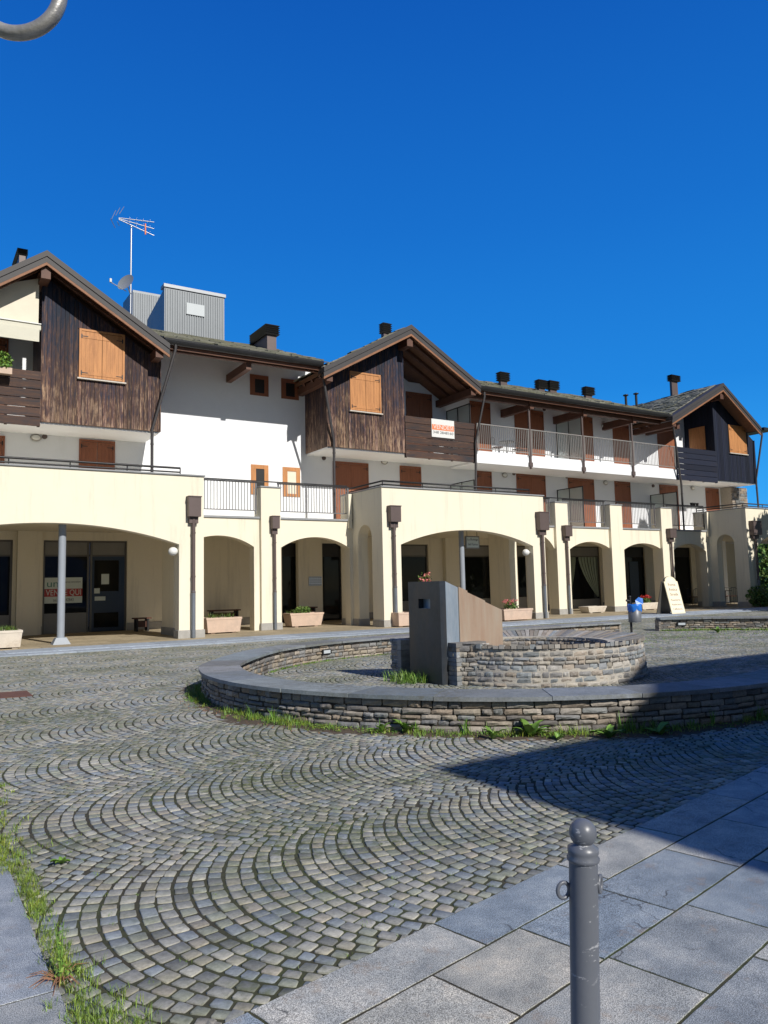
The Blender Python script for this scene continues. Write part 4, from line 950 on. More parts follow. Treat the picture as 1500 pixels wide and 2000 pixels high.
# lift housing clad in corrugated sheet
YT = 33.6; TX0 = at(321, 600, YT).x; TX1 = at(438, 600, YT).x; TZ = at(380, 569, YT).z
lift = thing('lift_housing', 'grey corrugated sheet metal lift housing rising behind the roof', 'lift housing', (TX0, YT, 9))
pA = atX(316, 572, TX0); pB = atX(288, 624, TX0)
b = MB(); b.prism([(YT, 9.), (pB.y+1.2, 9.), (pB.y, pB.z), (pA.y, pA.z), (YT, TZ-.02)], TX0, TX1, plane='yz')
def corr(b, x0, x1, y, z0, z1):
    n = int((x1-x0)/.11)
    for i in range(n): a = x0+(x1-x0)*i/n; w = (x1-x0)/n; b.prism([(a+w*.05, y), (a+w*.3, y-.035), (a+w*.6, y-.035), (a+w*.85, y)], z0, z1, plane='xy')
corr(b, TX0+.02, TX1-.02, YT, 9.2, TZ-.12); b.build('sheet_wall', m_corr, lift)
b = MB(); b.box(TX0-.04, TX1+.06, YT-.06, pA.y+.05, TZ-.05, TZ+.10); b.build('roof_trim', M('pale_trim', (.36, .38, .41), .5, .06, 2, metal=.2), lift)
h = rect(364, 594, 399, 616, YT-.05); b = MB(); b.box(h[0], h[1], YT-.07, YT-.04, h[2], h[3]); b.build('louvre_panel', m_pale, lift)
YT2 = pB.y+1.3; a = at(259, 600, YT2).x; zt = at(287, 571, YT2).z
TXL = at(335, 600, YT2).x; b = MB(); b.box(a, TXL, YT2, YT2+2, 9, zt); corr(b, a+.02, TXL-.03, YT2, 9.2, zt-.12); b.build('sheet_wall', m_corr, lift)
# aerial and dish
YM = 31.0; p = at(255, 600, YM); q = at(253, 438, YM)
ant = thing('tv_antenna', 'tall thin mast with a three boom television aerial above the roof', 'antenna', (p.x, YM, p.z))
b = MB(); b.tube([(p.x, YM, p.z-1.2), (p.x, YM, q.z)], .035, 8); b.build('mast', m_alu, ant)
b = MB(); A = at(232, 427, YM); B_ = at(301, 447, YM-.3)
for dz in (-.17, 0, .17):
    b.tube([(A.x, A.y, A.z+dz*.2), (B_.x, B_.y, B_.z+dz*1.7)], .018, 6)
    for k in range(3, 10, 2): c = Vector((A.x, A.y, A.z+dz*.2)).lerp(Vector((B_.x, B_.y, B_.z+dz*1.7)), k/10.5); b.tube([c+Vector((0, -.16, 0)), c+Vector((0, .16, 0))], .006, 5)
b.build('boom', m_alu, ant)
b = MB()
for (x0, y0, x1, y1) in ((218, 428, 226, 411), (226, 421, 234, 406), (233, 418, 242, 404), (216, 427, 225, 445), (229, 433, 233, 441)): b.tube([at(x0, y0, YM), at(x1, y1, YM+.3)], .014, 6)
b.build('reflector', m_alu, ant); b = MB(); b.tube([at(284, 437, YM-.25), at(284, 458, YM-.25)], .03, 6); b.build('clamp', m_orange, ant)
YD = 30.7; c = at(247, 553, YD); dish = thing('satellite_dish', 'grey satellite dish on the mast below the television aerial', 'satellite dish', tuple(c))
b = MB(); dr = Vector((-.62, -.45, .30)).normalized(); e1 = dr.orthogonal().normalized(); e2 = dr.cross(e1); vs = []; n = 24
for j in range(6):
    r = .38*j/5
    for k in range(n): vs.append(c+(e1*cos(2*pi*k/n)+e2*sin(2*pi*k/n))*r+dr*(r*r*.45))
b.add(vs, [(j*n+k, j*n+(k+1) % n, (j+1)*n+(k+1) % n, (j+1)*n+k) for j in range(5) for k in range(n)], 0, True); b.build('reflector_dish', m_corr, dish)
L_ = at(216, 551, YD-.1); b = MB(); b.tube([c-Vector((0, 0, .34)), L_], .018, 6); b.tube([c-dr*.02, at(255, 575, YM)], .03, 6); b.build('arm', m_alu, dish); b = MB(); b.tube([L_, L_+Vector((0, 0, .14))], .05, 8); b.build('receiver', m_offwhite, dish)
# ================================================================ SMALL THINGS ON THE BUILDING
def bulkhead(x, y, Y, lbl, r=.16):
    c = at(x, y, Y); b = MB(); vs = []
    t = thing('wall_lamp', lbl, 'wall lamp', tuple(c), 'oval lamps on the white wall')
    b = MB(); b.ball(c+Vector((0, -.03, 0)), r, 16, 8, sc=(1.15, .28, .8)); b.build('lamp_housing', m_plinth, t); b = MB(); b.ball(c+Vector((0, -.06, 0)), r*.75, 14, 8, sc=(1.1, .35, .72)); b.build('lamp_glass', m_offwhite, t)
for (x, y, l) in ((70, 855, 'oval bulkhead lamp left of the brown door under the largest gable'), (750, 902, 'oval bulkhead lamp right of the broad door under the middle gable'), (985, 928, 'oval bulkhead lamp between the two lower doors behind the central bay'), (1182, 943, 'oval bulkhead lamp on the lower wall left of the tall narrow door'), (1352, 953, 'oval bulkhead lamp under the blue-black gable'), (983, 805, 'oval bulkhead lamp over the dining table on the upper balcony'), (1178, 832, 'oval bulkhead lamp at the right half of the upper balcony')): bulkhead(x, y, YW-.01, l)
for (x, y, l) in ((87, 853, 'small round wall vent beside the leftmost oval lamp'), (632, 895, 'small round wall vent left of the broad door under the middle gable'), (1003, 925, 'small round wall vent beside the lamp behind the central bay'), (1106, 931, 'small round wall vent at the left edge of the fifth lower door'), (1275, 949, 'small round wall vent right of the tall narrow door'), (1062, 800, 'small round wall vent right of the broad upper balcony door')):
    c = at(x, y, YW); b = MB(); b.tube([c, c+Vector((0, -.06, 0))], .085, 14); tag(b.build('wall_vent', m_brown, None, loc=tuple(c)), l, 'vent', 'round vents on the white wall')
for (x, y, X_, l) in ((338, 1077, xr, 'white wall lamp on the right pier inside the leftmost wide arch'), (1027, 1079, o_c[1], 'white wall lamp on the right pier inside the central wide arch')):
    c = at(x, y, YB+.2); t = thing('wall_lamp', l, 'wall lamp', tuple(c), 'white lamps in the wide arches'); b = MB(); b.tube([c+Vector((.02, 0, 0)), Vector((X_-.002, c.y, c.z))], .05, 10); b.build('bracket', m_plinth, t)
    b = MB(); b.ball(c, .15, 18, 12, sc=(1, 1, .9)); b.build('globe', m_offwhite, t)
def screen(xb, yb, yf, lbl, zf, slant=0.):
    P = at(xb, yb, YW-.02); X = P.x; z1 = P.z; y0 = YG+.15; t = thing('partition_screen', lbl, 'glass screen', (X, YW, zf), 'frosted screens between the balconies')
    f = MB(); z1b = z1-.05
    f.box(X-.02, X+.02, YW-.06, YW-.02, zf, z1); f.beam((X, y0+slant, zf), (X, y0-.0, z1-.0), .045, .045, up=(1, 0, 0)); f.box(X-.02, X+.02, y0, YW-.06, z1-.04, z1); ym = (y0+YW)/2; f.box(X-.02, X+.02, ym-.02, ym+.02, zf, z1-.04)
    f.build('screen_frame', m_iron, t); g = MB(); g.box(X-.005, X+.005, y0+.03, ym-.02, zf+.1, z1-.05); g.box(X-.0051, X+.0049, ym+.02, YW-.07, zf+.1, z1-.05); g.build('frosted_pane', m_frost, t)
screen(1088, 957, 950, 'frosted glass screen on the terrace behind the first pier right of the central bay', ZT+.02); screen(1270, 967, 960, 'frosted glass screen on the terrace next to the rightmost downpipe', ZT+.02)
screen(880, 946, 940, 'frosted glass screen just showing above the central bay parapet', ZT+.02)
screen(872, 803, 792, 'frosted glass screen behind the for sale banner on the upper floor', 7.06, .0); screen(1086, 827, 820, 'frosted glass screen in the middle of the upper balcony', 7.42)
# fabric blind and rolled awning on the left balcony
b = MB(); x1 = at(75, 600, YG).x; X_ = at(-90, 600, YG).x; zt_ = at(75, 545, YG).z; zb_2 = at(75, 637, YG).z
b.prism([(X_, zb_2), (x1, zb_2), (x1, zt_), (X_, zt_-.9)], YG-.08, YG-.06); tag(b.build('fabric_blind', m_cloth), 'tall cream fabric blind closing the top of the leftmost balcony', 'blind')
aw = thing('rolled_awning', 'cream rolled awning with a hanging valance over the leftmost balcony', 'awning', (0, YG, zb_2)); b = MB(); x2 = at(79, 645, YG-.2).x
b.box(X_, x2, YG-.32, YG-.1, zb_2-.26, zb_2-.04, 0, .04); b.build('cassette', m_awning, aw); b = MB(); b.box(X_, x2-.05, YG-.34, YG-.32, zb_2-.62, zb_2-.2); b.build('valance', m_awning, aw); b = MB(); b.box(X_, x2, YG-.36, YG-.30, zb_2-.05, zb_2-.02); b.build('front_bar', m_offwhite, aw)
# for sale banner
h = rect(843, 820, 887, 855, YG-.1); X0, X1_, Z0, Z1 = h; Yb = YG-.105
ban = thing('sale_banner', 'white banner with an orange band reading VENDESI on the dark balcony boards', 'banner', (X0, Yb, Z0)); b = MB(); b.box(X0, X1_, Yb, Yb+.012, Z0, Z1); b.build('sheet', m_offwhite, ban)
H_ = Z1-Z0; b = MB(); b.box(X0+.02, X1_-.02, Yb-.004, Yb, Z0+.40*H_, Z0+.70*H_); b.build('orange_band', m_orange, ban)
text_mesh('lettering', 'VENDESI', .26, (X0+.08, Yb-.006, Z0+.46*H_), (1, 0, 0), (0, 0, 1), m_offwhite, ban, width=X1_-X0-.16)
text_mesh('phone_number', '348 2848160', .16, (X0+.06, Yb-.004, Z0+.20*H_), (1, 0, 0), (0, 0, 1), m_ink, ban, width=X1_-X0-.12)
# shop poster behind the steel column
h = rect(87, 1128, 161, 1178, YS+.1); X0, X1_, Z0, Z1 = h; Yb = YS+.135; H_ = Z1-Z0
pos = thing('window_poster', 'poster in the shop window with a red band reading VENDE QUI', 'poster', (X0, Yb, Z0)); b = MB(); b.box(X0, X1_, Yb, Yb+.006, Z0, Z1); b.build('sheet', m_signw, pos)
b = MB(); b.box(X0, X1_, Yb-.003, Yb, Z0+.26*H_, Z0+.56*H_); b.build('red_band', m_red, pos)
text_mesh('lettering', 'VENDE QUI', .3, (X0+.05, Yb-.005, Z0+.31*H_), (1, 0, 0), (0, 0, 1), m_signw, pos, width=X1_-X0-.1)
text_mesh('agency_name', 'uni', .36, (X0+.06, Yb-.003, Z0+.64*H_), (1, 0, 0), (0, 0, 1), m_teal, pos, width=.5)
text_mesh('small_print', 'agenzia immobiliare', .08, (X1_-.62, Yb-.003, Z0+.80*H_), (1, 0, 0), (0, 0, 1), m_ink, pos, width=.56)
text_mesh('phone_number', 'tel. 0165 42843', .16, (X0+.3, Yb-.003, Z0+.07*H_), (1, 0, 0), (0, 0, 1), m_ink, pos, width=X1_-X0-.6)
for (x0, y0, x1, y1, l) in ((198, 1121, 213, 1141, 'white paper sheet taped inside the blue shop door'), (184, 1149, 195, 1159, 'small pale notice at the left edge of the blue shop door'), (185, 1165, 206, 1173, 'pale letterbox strip across the blue shop door')):
    h = rect(x0, y0, x1, y1, YS+.1); b = MB(); b.box(h[0], h[1], YS+.105, YS+.112, h[2], h[3]); tag(b.build('door_notice', m_signw), l, 'notice', 'notices on the blue shop door')
h = rect(603, 1126, 628, 1144, YS-.27); ic = thing('intercom_panel', 'grey intercom panel with rows of buttons beside the dark entrance door', 'intercom', (h[0], YS-.27, h[2])); b = MB(); b.box(h[0], h[1], YS-.29, YS-.252, h[2], h[3], 0, .008); b.build('plate', m_alu, ic); b = MB()
for i in range(6):
    for j in range(4): x = h[0]+.06+(h[1]-h[0]-.12)*i/5; z = h[2]+.05+(h[3]-h[2]-.1)*j/3; b.box(x-.03, x+.03, YS-.296, YS-.29, z-.018, z+.018)
b.build('buttons', m_frame, ic)
# hanging shop sign in the central arch
h = rect(908, 1047, 935, 1072, 24.6); X0, X1_, Z0, Z1 = h; sg = thing('hanging_shop_sign', 'white framed shop sign hanging by the post in the central arch', 'sign', (X0, 24.6, Z0)); b = MB(); b.box(X0, X1_, 24.55, 24.62, Z0, Z1, 0, .02); b.build('sign_board', m_panel, sg); b = MB(); b.box(X0+.05, X1_-.05, 24.542, 24.55, Z0+.05, Z1-.05); b.build('sign_face', m_signw, sg)
text_mesh('lettering', 'La Bottega', .13, (X0+.08, 24.539, Z0+.34), (1, 0, 0), (0, 0, 1), m_ink, sg, width=X1_-X0-.16); text_mesh('lettering', 'del Forno', .13, (X0+.1, 24.539, Z0+.14), (1, 0, 0), (0, 0, 1), m_ink, sg, width=X1_-X0-.2)
b = MB(); b.tube([(X0+.1, 24.58, Z1), (X0+.1, 24.58, 3.77)], .01, 6); b.tube([(X1_-.1, 24.58, Z1), (X1_-.1, 24.58, 3.77)], .01, 6); b.build('hanger', m_iron, sg)
# rubble pillar at the far end of the terrace
h = rect(1428, 946, 1456, 985, YW-.7); pp = Path([Vector((h[0], YW-.5, 0)), Vector((h[1]+.1, YW-.5, 0))]); t = thing('stone_pillar', 'grey stone pillar standing on the terrace under the blue-black gable', 'pillar', (h[0], YW-.5, ZT)); b = MB(); masonry(b, pp, .25, ZT, 6.9, 1, .14, (.2, .45), .02)
b2 = MB(); b2.box(h[0]+.01, h[1]+.09, YW-.73, YW+.3, ZT, 6.9); b.build('stonework', m_rub, t); b2.build('mortar_core', m_mortar2, t)
# ================================================================ PLANTS (generic)
def blades(b, c, n, h, r, w=.012, lean=.5, tint=(1, 1, 1), seg=3):
    c = Vector(c)
    for _ in range(n):
        a = random.uniform(0, 2*pi); p = c+Vector((cos(a), sin(a), 0))*random.uniform(0, r); d = random.uniform(0, 2*pi); dv = Vector((cos(d), sin(d), 0)); sv = Vector((-sin(d), cos(d), 0)); hh = h*random.uniform(.5, 1.15); le = lean*random.uniform(.2, 1.2); ww = w*random.uniform(.6, 1.3)
        k = random.uniform(.6, 1.4); b.tint = (tint[0]*k*random.uniform(.85, 1.25), tint[1]*k, tint[2]*k); vs = []
        for j in range(seg+1):
            t = j/seg; q = p+Vector((0, 0, hh*(t-.25*le*t*t)))+dv*hh*le*t*t; wj = ww*(1-t)**.6*(1 if j else .6)
            vs += [q-sv*wj, q+sv*wj]
        b.add(vs, [(2*j, 2*j+1, 2*j+3, 2*j+2) for j in range(seg)], 0, True)
def leaves(b, c, n, rad, size, tint=(1, 1, 1), flat=.5):
    c = Vector(c)
    for _ in range(n):
        while True:
            v = Vector((random.uniform(-1, 1), random.uniform(-1, 1), random.uniform(-1, 1)))
            if v.length < 1: break
        p = c+Vector((v.x*rad[0], v.y*rad[1], v.z*rad[2])); nrm = Vector((random.gauss(0, 1), random.gauss(0, 1), random.gauss(0, 1)+flat)).normalized(); e = nrm.orthogonal().normalized(); e = (Matrix.Rotation(random.uniform(0, 6.28), 3, nrm) @ e); f = nrm.cross(e); s = size*random.uniform(.6, 1.3)
        k = random.uniform(.55, 1.45); b.tint = (tint[0]*k*random.uniform(.8, 1.3), tint[1]*k, tint[2]*k)
        b.add([p-e*s, p-f*s*.45, p+e*s, p+f*s*.45], [(0, 1, 2, 3)])
def broadleaf(c, n, L, label, tint=(1, 1, 1)):
    c = Vector(c); b = MB()
    for i in range(n):
        a = random.uniform(0, 6.28); dv = Vector((cos(a), sin(a), 0)); sv = Vector((-sin(a), cos(a), 0)); l = L*random.uniform(.6, 1.1); el = random.uniform(.5, 1.35); w = l*.17; k = random.uniform(.7, 1.3); b.tint = (tint[0]*k, tint[1]*k, tint[2]*k); vs = []
        for j in range(6):
            t = j/5; ang = el-t*t*.9; q = c+dv*l*t*cos(el-.3*t)+Vector((0, 0, l*(t*sin(el)-.35*t*t*t))); wj = w*sin(pi*min(1, .12+.88*t)**.8)*1.0+.004*(1-t)
            vs += [q-sv*wj+Vector((0, 0, .012)), q, q+sv*wj+Vector((0, 0, .012))]
        b.add(vs, [f for j in range(5) for f in ((3*j, 3*j+1, 3*j+4, 3*j+3), (3*j+1, 3*j+2, 3*j+5, 3*j+4))], 0, True)
    o = b.build('weed_plant', m_leaf2, None, loc=tuple(c)); return tag(o, label, 'weed', 'broad-leaved weeds at the foot of the walls')
# ---- planters
def planter(x0, x1, yt, yb, dep, mat, label, taper=.10, rot=0, group='stone planters in front of the arcade', plant=None):
    A = gnd(x0, yb, .055); B_ = gnd(x1, yb, .055); yy = (A.y+B_.y)/2; xa = at(x0, yb, yy).x; xb = at(x1, yb, yy).x; z1 = at((x0+x1)/2, yt, yy).z; cxx = (xa+xb)/2; W_ = (xb-xa)/2; D = dep/2; cyy = yy+D
    t = thing('planter', label, 'planter', (cxx, cyy, .055), group); b = MB(); H_ = z1-.055; k = 1-taper
    o4 = [(-W_*k, -D*k), (W_*k, -D*k), (W_*k, D*k), (-W_*k, D*k)]; u4 = [(-W_, -D), (W_, -D), (W_, D), (-W_, D)]; i4 = [(-W_+.06, -D+.06), (W_-.06, -D+.06), (W_-.06, D-.06), (-W_+.06, D-.06)]
    c_, s_ = cos(rot), sin(rot)
    def tr(p, z): return (cxx+p[0]*c_-p[1]*s_, cyy+p[0]*s_+p[1]*c_, z)
    vs = [tr(p, .09) for p in o4]+[tr(p, z1-.07) for p in u4]+[tr((p[0]*1.03, p[1]*1.03), z1-.065) for p in u4]+[tr((p[0]*1.03, p[1]*1.03), z1) for p in u4]+[tr(p, z1) for p in i4]+[tr(p, z1-.08) for p in i4]
    fs = [(3, 2, 1, 0)]+[(r*4+j, r*4+(j+1) % 4, (r+1)*4+(j+1) % 4, (r+1)*4+j) for r in range(5) for j in range(4)]
    b.add(vs, fs); 
    for sx in (-.6, .6): q = [(sx*W_-.07, -D*.8), (sx*W_+.07, -D*.8), (sx*W_+.07, D*.8), (sx*W_-.07, D*.8)]; b.hexa([tr(p, .053) for p in q]+[tr(p, .089) for p in q])
    b.build('trough', mat, t); b = MB(); b.add([tr(p, z1-.07) for p in i4], [(0, 1, 2, 3)]); b.build('soil', m_soil, t)
    if plant:
        b = MB()
        for kd in plant:
            if kd == 'grass':
                for _ in range(16): blades(b, tr((random.uniform(-.8, .8)*W_, random.uniform(-.6, .6)*D), z1-.07), 9, .24, .1, .012, .7, (1, .9, .8))
            if kd == 'bush': leaves(b, tr((0, 0), z1+.1), 260, (W_*.5, D*.7, .16), .05)
            if kd == 'halfbush': leaves(b, tr((0, 0), z1+.12), 240, (W_*.35, D*.7, .2), .05)
        b.build('foliage', m_leaf, t)
        for kd in plant:
            if kd in ('red', 'pink'):
                b = MB()
                for _ in range(40 if kd == 'red' else 34):
                    p = Vector(tr((random.uniform(-.45, .45)*W_*(1 if kd == 'red' else .8), random.uniform(-.6, .6)*D), z1+random.uniform(.18, .36))); leaves(b, p, 9, (.045, .045, .035), .03)
                b.build('flowers', m_red_fl if kd == 'red' else m_pink_fl, t)
    return t
planter(-25, 43, 1232, 1268, .75, m_stonep, 'pale stone planter cut by the left edge of the photo', .1, plant=['grass'])
planter(404, 472, 1206, 1237, .75, m_terra, 'stained pinkish planter with straggling dry grass between the first two piers', .08, plant=['grass'])
planter(568, 632, 1197, 1224, .7, m_terra, 'orange-pink planter with a low green mat in front of the dark entrance', .12, plant=['grass', 'bush'])
planter(779, 812, 1196, 1224, .7, m_terra, 'pinkish planter half hidden behind the steel fountain slab', .06)
planter(985, 1041, 1189, 1212, .9, m_terra, 'square pinkish planter with pink flowers in the central wide arch', .06, plant=['halfbush', 'pink'])
planter(1150, 1185, 1184, 1197, .6, m_stonep, 'low empty pinkish trough in front of the curtained window', .14)
planter(1255, 1288, 1177, 1191, .6, m_stonep, 'small pale planter with red flowers right of the litter bin', .1, plant=['bush', 'red'])
# potted plant seen over the fountain slab
c = at(832, 1190, 24.4); c.z = .055; t = thing('potted_plant', 'tall reddish flowering pot plant showing over the steel fountain slab', 'potted plant', tuple(c)); b = MB(); b.lathe(c, [(0, 0), (.18, 0), (.26, .75), (.28, .95), (.24, .95), (.22, .85), (0, .85)], 18); b.build('tall_pot', m_terra, t)
b = MB(); zt_ = at(832, 1119, 24.4).z; leaves(b, c+Vector((0, 0, (zt_+.95)/2)), 170, (.32, .3, (zt_-.95)/2), .06); b.build('foliage', m_leaf, t); b = MB()
for _ in range(22): leaves(b, c+Vector((random.uniform(-.3, .3), random.uniform(-.25, .25), random.uniform(1.25, zt_))), 8, (.06, .06, .05), .05)
b.build('flowers', m_pink_fl, t)
# ---- litter bin
g = gnd(1234, 1243); bn = thing('litter_bin', 'grey cylindrical litter bin on a post with a bright blue bag folded over it', 'litter bin', tuple(g)); b = MB(); b.tube([g, g+Vector((0, 0, 1.06))], .032, 12); b.ball(g+Vector((0, 0, 1.06)), .04, 10, 6); b.build('post', m_black, bn)
cb = g+Vector((.848*.11, -.53*.11, .38)); b = MB(); b.lathe(cb, [(0, 0), (.165, 0), (.17, .02), (.175, .46), (.16, .46), (.155, .1), (0, .1)], 26); b.build('bucket', m_bin, bn)
b = MB(); n = 30; vs = []
for j, (r, z) in enumerate(((.178, .30), (.186, .36), (.184, .42), (.187, .475), (.165, .49), (.15, .40))):
    for k in range(n): a = 2*pi*k/n; rr = r+.008*sin(a*7+j)+.004*sin(a*13); zz = z+(.025*sin(a*3+1)+.012*sin(a*8) if j < 2 else .008*sin(a*5)); vs.append(cb+Vector((rr*cos(a), rr*sin(a), zz)))
b.add(vs, [(j*n+k, j*n+(k+1) % n, (j+1)*n+(k+1) % n, (j+1)*n+k) for j in range(5) for k in range(n)], 0, True)
q = cb+Vector((.08, -.05, .46)); b.add([q+Vector(v) for v in ((-.05, .0, 0), (.13, -.08, .02), (.15, -.06, .17), (.05, .0, .21), (-.04, .04, .13), (.04, .03, .1))], [(0, 1, 2, 3, 4), (1, 5, 2)], 0, False); b.build('bin_bag', m_blue, bn)
b = MB(); b.tube([g+Vector((0, 0, .95)), g+Vector((-.09, .06, .97))], .03, 8); b.build('ash_holder', m_black, bn)
# ---- A board
B1 = gnd(1313, 1199, .06); rr_ = Vector((CR[0], CR[1], 0)).normalized(); ff_ = Vector((_f[0], _f[1], 0)).normalized(); d1 = (rr_*.84+ff_*.54).normalized(); d2 = (-rr_*.54+ff_*.84).normalized(); d2 = (d2*.5-rr_*.5).normalized()
ab = thing('sandwich_board', 'cream arched sandwich board with handwritten bakery menu standing on the kerb', 'sandwich board', tuple(B1)); Wd = .90; Ht = 1.62; lean = Vector((0, 0, 1))*cos(.19)+d2*sin(.19)
prof = [(0, 0), (Wd, 0), (Wd, Ht*.86), (Wd*.9, Ht*.87)]+[(Wd*.5+Wd*.4*cos(radians(a)), Ht*.87+Ht*.13*sin(radians(a))) for a in range(10, 171, 16)]+[(Wd*.1, Ht*.87), (0, Ht*.86)]
def slabp(org, up, th, mat, name, inset=0, off=0):
    nrm = d1.cross(up).normalized(); b = MB(); F = []; Bk = []
    for (u, v) in prof:
        if inset: u = Wd/2+(u-Wd/2)*(1-inset/Wd*2); v = Ht/2+(v-Ht/2)*(1-inset/Ht*2)
        F.append(org+d1*u+up*v+nrm*off); Bk.append(org+d1*u+up*v+nrm*(off-th))
    n = len(F); b.add(F+Bk, [tuple(range(n)), tuple(reversed(range(n, 2*n)))]+[(i, n+i, n+(i+1) % n, (i+1) % n) for i in range(n)]); return b.build(name, mat, ab), nrm
_, nrm = slabp(B1, lean, .03, m_boardc, 'front_board'); slabp(B1, lean, .004, M('menu_face', (.82, .76, .60), .6, .05, 3), 'menu_face', .045, .004)
B3 = B1+d2*.62; lean2 = (Vector((0, 0, 1))*cos(.19)-d2*sin(.19)); slabp(B3, lean2, .03, m_brownwood if False else m_frame, 'rear_board')
for txt, v, sz, w, mt in (('Forno', .74, .17, .5, m_ink2), ('Antica', .61, .17, .55, m_ink2), ('Strada', .48, .17, .52, m_ink2), ('Panetteria', .34, .11, .62, m_ink2), ('Pasticceria', .22, .11, .64, m_ink2), ('Caffetteria', .10, .11, .62, m_ink2)):
    text_mesh('lettering', txt, sz, B1+d1*((Wd-w)/2)+lean*(v*Ht)+nrm*.006, d1, lean, mt, ab, width=w)
# ---- bench and boxes under the arcade
def bench(x0, x1, y0, Y, lbl, mat=m_brownwood):
    a = at(x0, y0, Y); c = at(x1, y0, Y); t = thing('wooden_bench', lbl, 'bench', (a.x, Y, .05), 'wooden benches under the arcade'); b = MB()
    for k in range(3): b.box(a.x, c.x, Y-.02+k*.13, Y+.09+k*.13, a.z-.05, a.z, 0, .006)
    b.build('seat', mat, t); b = MB(); b.box(a.x+.1, c.x-.1, Y+.1, Y+.3, .2, a.z-.12); b.build('shelf', mat, t)
    for x in (a.x+.12, c.x-.12): b = MB(); b.box(x-.03, x+.03, Y, Y+.38, .05, a.z-.051); b.box(x-.035, x+.035, Y+.02, Y+.30, .0501, .12); b.build('leg', m_iron, t)
bench(262, 296, 1207, YS-1.2, 'reddish wooden bench against the wall right of the blue shop door'); bench(410, 470, 1192, YS-.9, 'long low bench behind the stained planter in the first narrow arch'); bench(585, 620, 1186, YS-1.6, 'bench half hidden by a pier left of the dark entrance')
# iron chairs and tables
def cafe_chair(c, rz, lbl, cat='chair', group='cafe chairs in the right hand arches', mat=m_iron):
    t = thing('cafe_chair', lbl, cat, tuple(c), group); M_ = Matrix.Translation(c) @ Matrix.Rotation(rz, 4, 'Z')
    def T(*p): return M_ @ Vector(p)
    b = MB(); b.obox(T(0, 0, .45), T(1, 0, 0)-T(0, 0, 0), T(0, 1, 0)-T(0, 0, 0), (0, 0, 1), .21, .21, .018); b.build('seat', m_brownwood, t)
    for sx in (-.19, .19):
        for sy in (-.19, .19): b = MB(); b.tube([T(sx, sy, .43), T(sx*1.1, sy*1.1, 0)], .013, 6); b.build('leg', mat, t)
    b = MB(); b.tube([T(-.19, .2, .45), T(-.2, .25, .85), T(-.1, .27, .93), T(.1, .27, .93), T(.2, .25, .85), T(.19, .2, .45)], .013, 6)
    for x in (-.09, 0, .09): b.tube([T(x, .2, .45), T(x, .26, .92)], .007, 5)
    b.build('backrest', mat, t)
def cafe_table(c, lbl, mat=m_iron, top=m_iron):
    t = thing('cafe_table', lbl, 'table', tuple(c)); b = MB(); b.lathe(c, [(0, .75), (.38, .75), (.38, .72), (0, .72)], 20, smooth=False); b.build('tabletop', top, t); b = MB(); b.tube([c+Vector((0, 0, .72)), c], .03, 8); b.lathe(c, [(.25, 0), (.22, .03), (.03, .06)], 14); b.build('pedestal', mat, t)
for (x, y, Y, rz, l) in ((1354, 1182, 28.3, .3, 'dark cafe chair seen through the arch left of the blue-shaded bay wall'), (1362, 1182, 27.6, 2.4, 'second dark cafe chair nearer the pier in the shaded arch'), (1412, 1180, 27.0, 1.0, 'dark iron chair at the left of the narrow bay arch'), (1424, 1180, 27.4, -.6, 'dark iron chair in the middle of the narrow bay arch'), (1434, 1180, 27.0, 2.2, 'dark iron chair at the right of the narrow bay arch')):
    c = at(x, y, Y); c.z = .05; cafe_chair(c, rz, l)
c = at(1418, 1180, 28.2); c.z = .05; cafe_table(c, 'round cafe table behind the iron chairs in the narrow bay arch')
c = at(990, 880, YW-.95); c.z = 7.40; cafe_table(c, 'dark round table on the upper balcony near its left end')
for (x, rz, l) in ((972, 1.3, 'dark chair left of the table on the upper balcony'), (1012, -1.4, 'dark chair right of the table on the upper balcony'), (1024, -1.9, 'rightmost dark chair near the first balcony post')): c = at(x, 880, YW-.9); c.z = 7.40; cafe_chair(c, rz, l, group='chairs on the upper balcony')
for i, (x, l) in enumerate(((1351, 'leftmost of three dark pots on the terrace under the blue-black gable'), (1356, 'middle of three dark pots on the terrace under the blue-black gable'), (1362, 'rightmost of three dark pots on the terrace under the blue-black gable'))):
    c = at(x, 990, YL+.3); c.z = zr1+.07; b = MB(); b.lathe(c, [(0, 0), (.06, 0), (.08, .14), (.09, .16), (.06, .16), (0, .13)], 12); tag(b.build('flower_pot', m_black, None, loc=tuple(c)), l, 'flower pot', 'pots on the terrace rail')
c = at(6, 712, YG-.35); t = thing('balcony_plant', 'bushy green plant at the rail of the leftmost balcony', 'plant', tuple(c)); b = MB(); leaves(b, c+Vector((-.05, 0, .12)), 320, (.32, .25, .28), .06); b.build('foliage', m_leaf2, t); b = MB(); b.box(c.x-.3, c.x+.25, c.y-.1, c.y+.12, c.z-.3, c.z-.1); b.build('window_box', m_terra, t)
# rusty cover plate in the cobbles
P4 = [gnd(-30, 1367), gnd(64, 1360), gnd(52, 1350), gnd(-30, 1356)]; b = MB(); b.add([(p.x, p.y, z) for z in (-.02, .012) for p in P4], [(3, 2, 1, 0), (4, 5, 6, 7), (0, 1, 5, 4), (1, 2, 6, 5), (2, 3, 7, 6), (3, 0, 4, 7)]); tag(b.build('cover_plate', m_rustm), 'flat rusty metal cover set in the cobbles at the left', 'manhole cover')
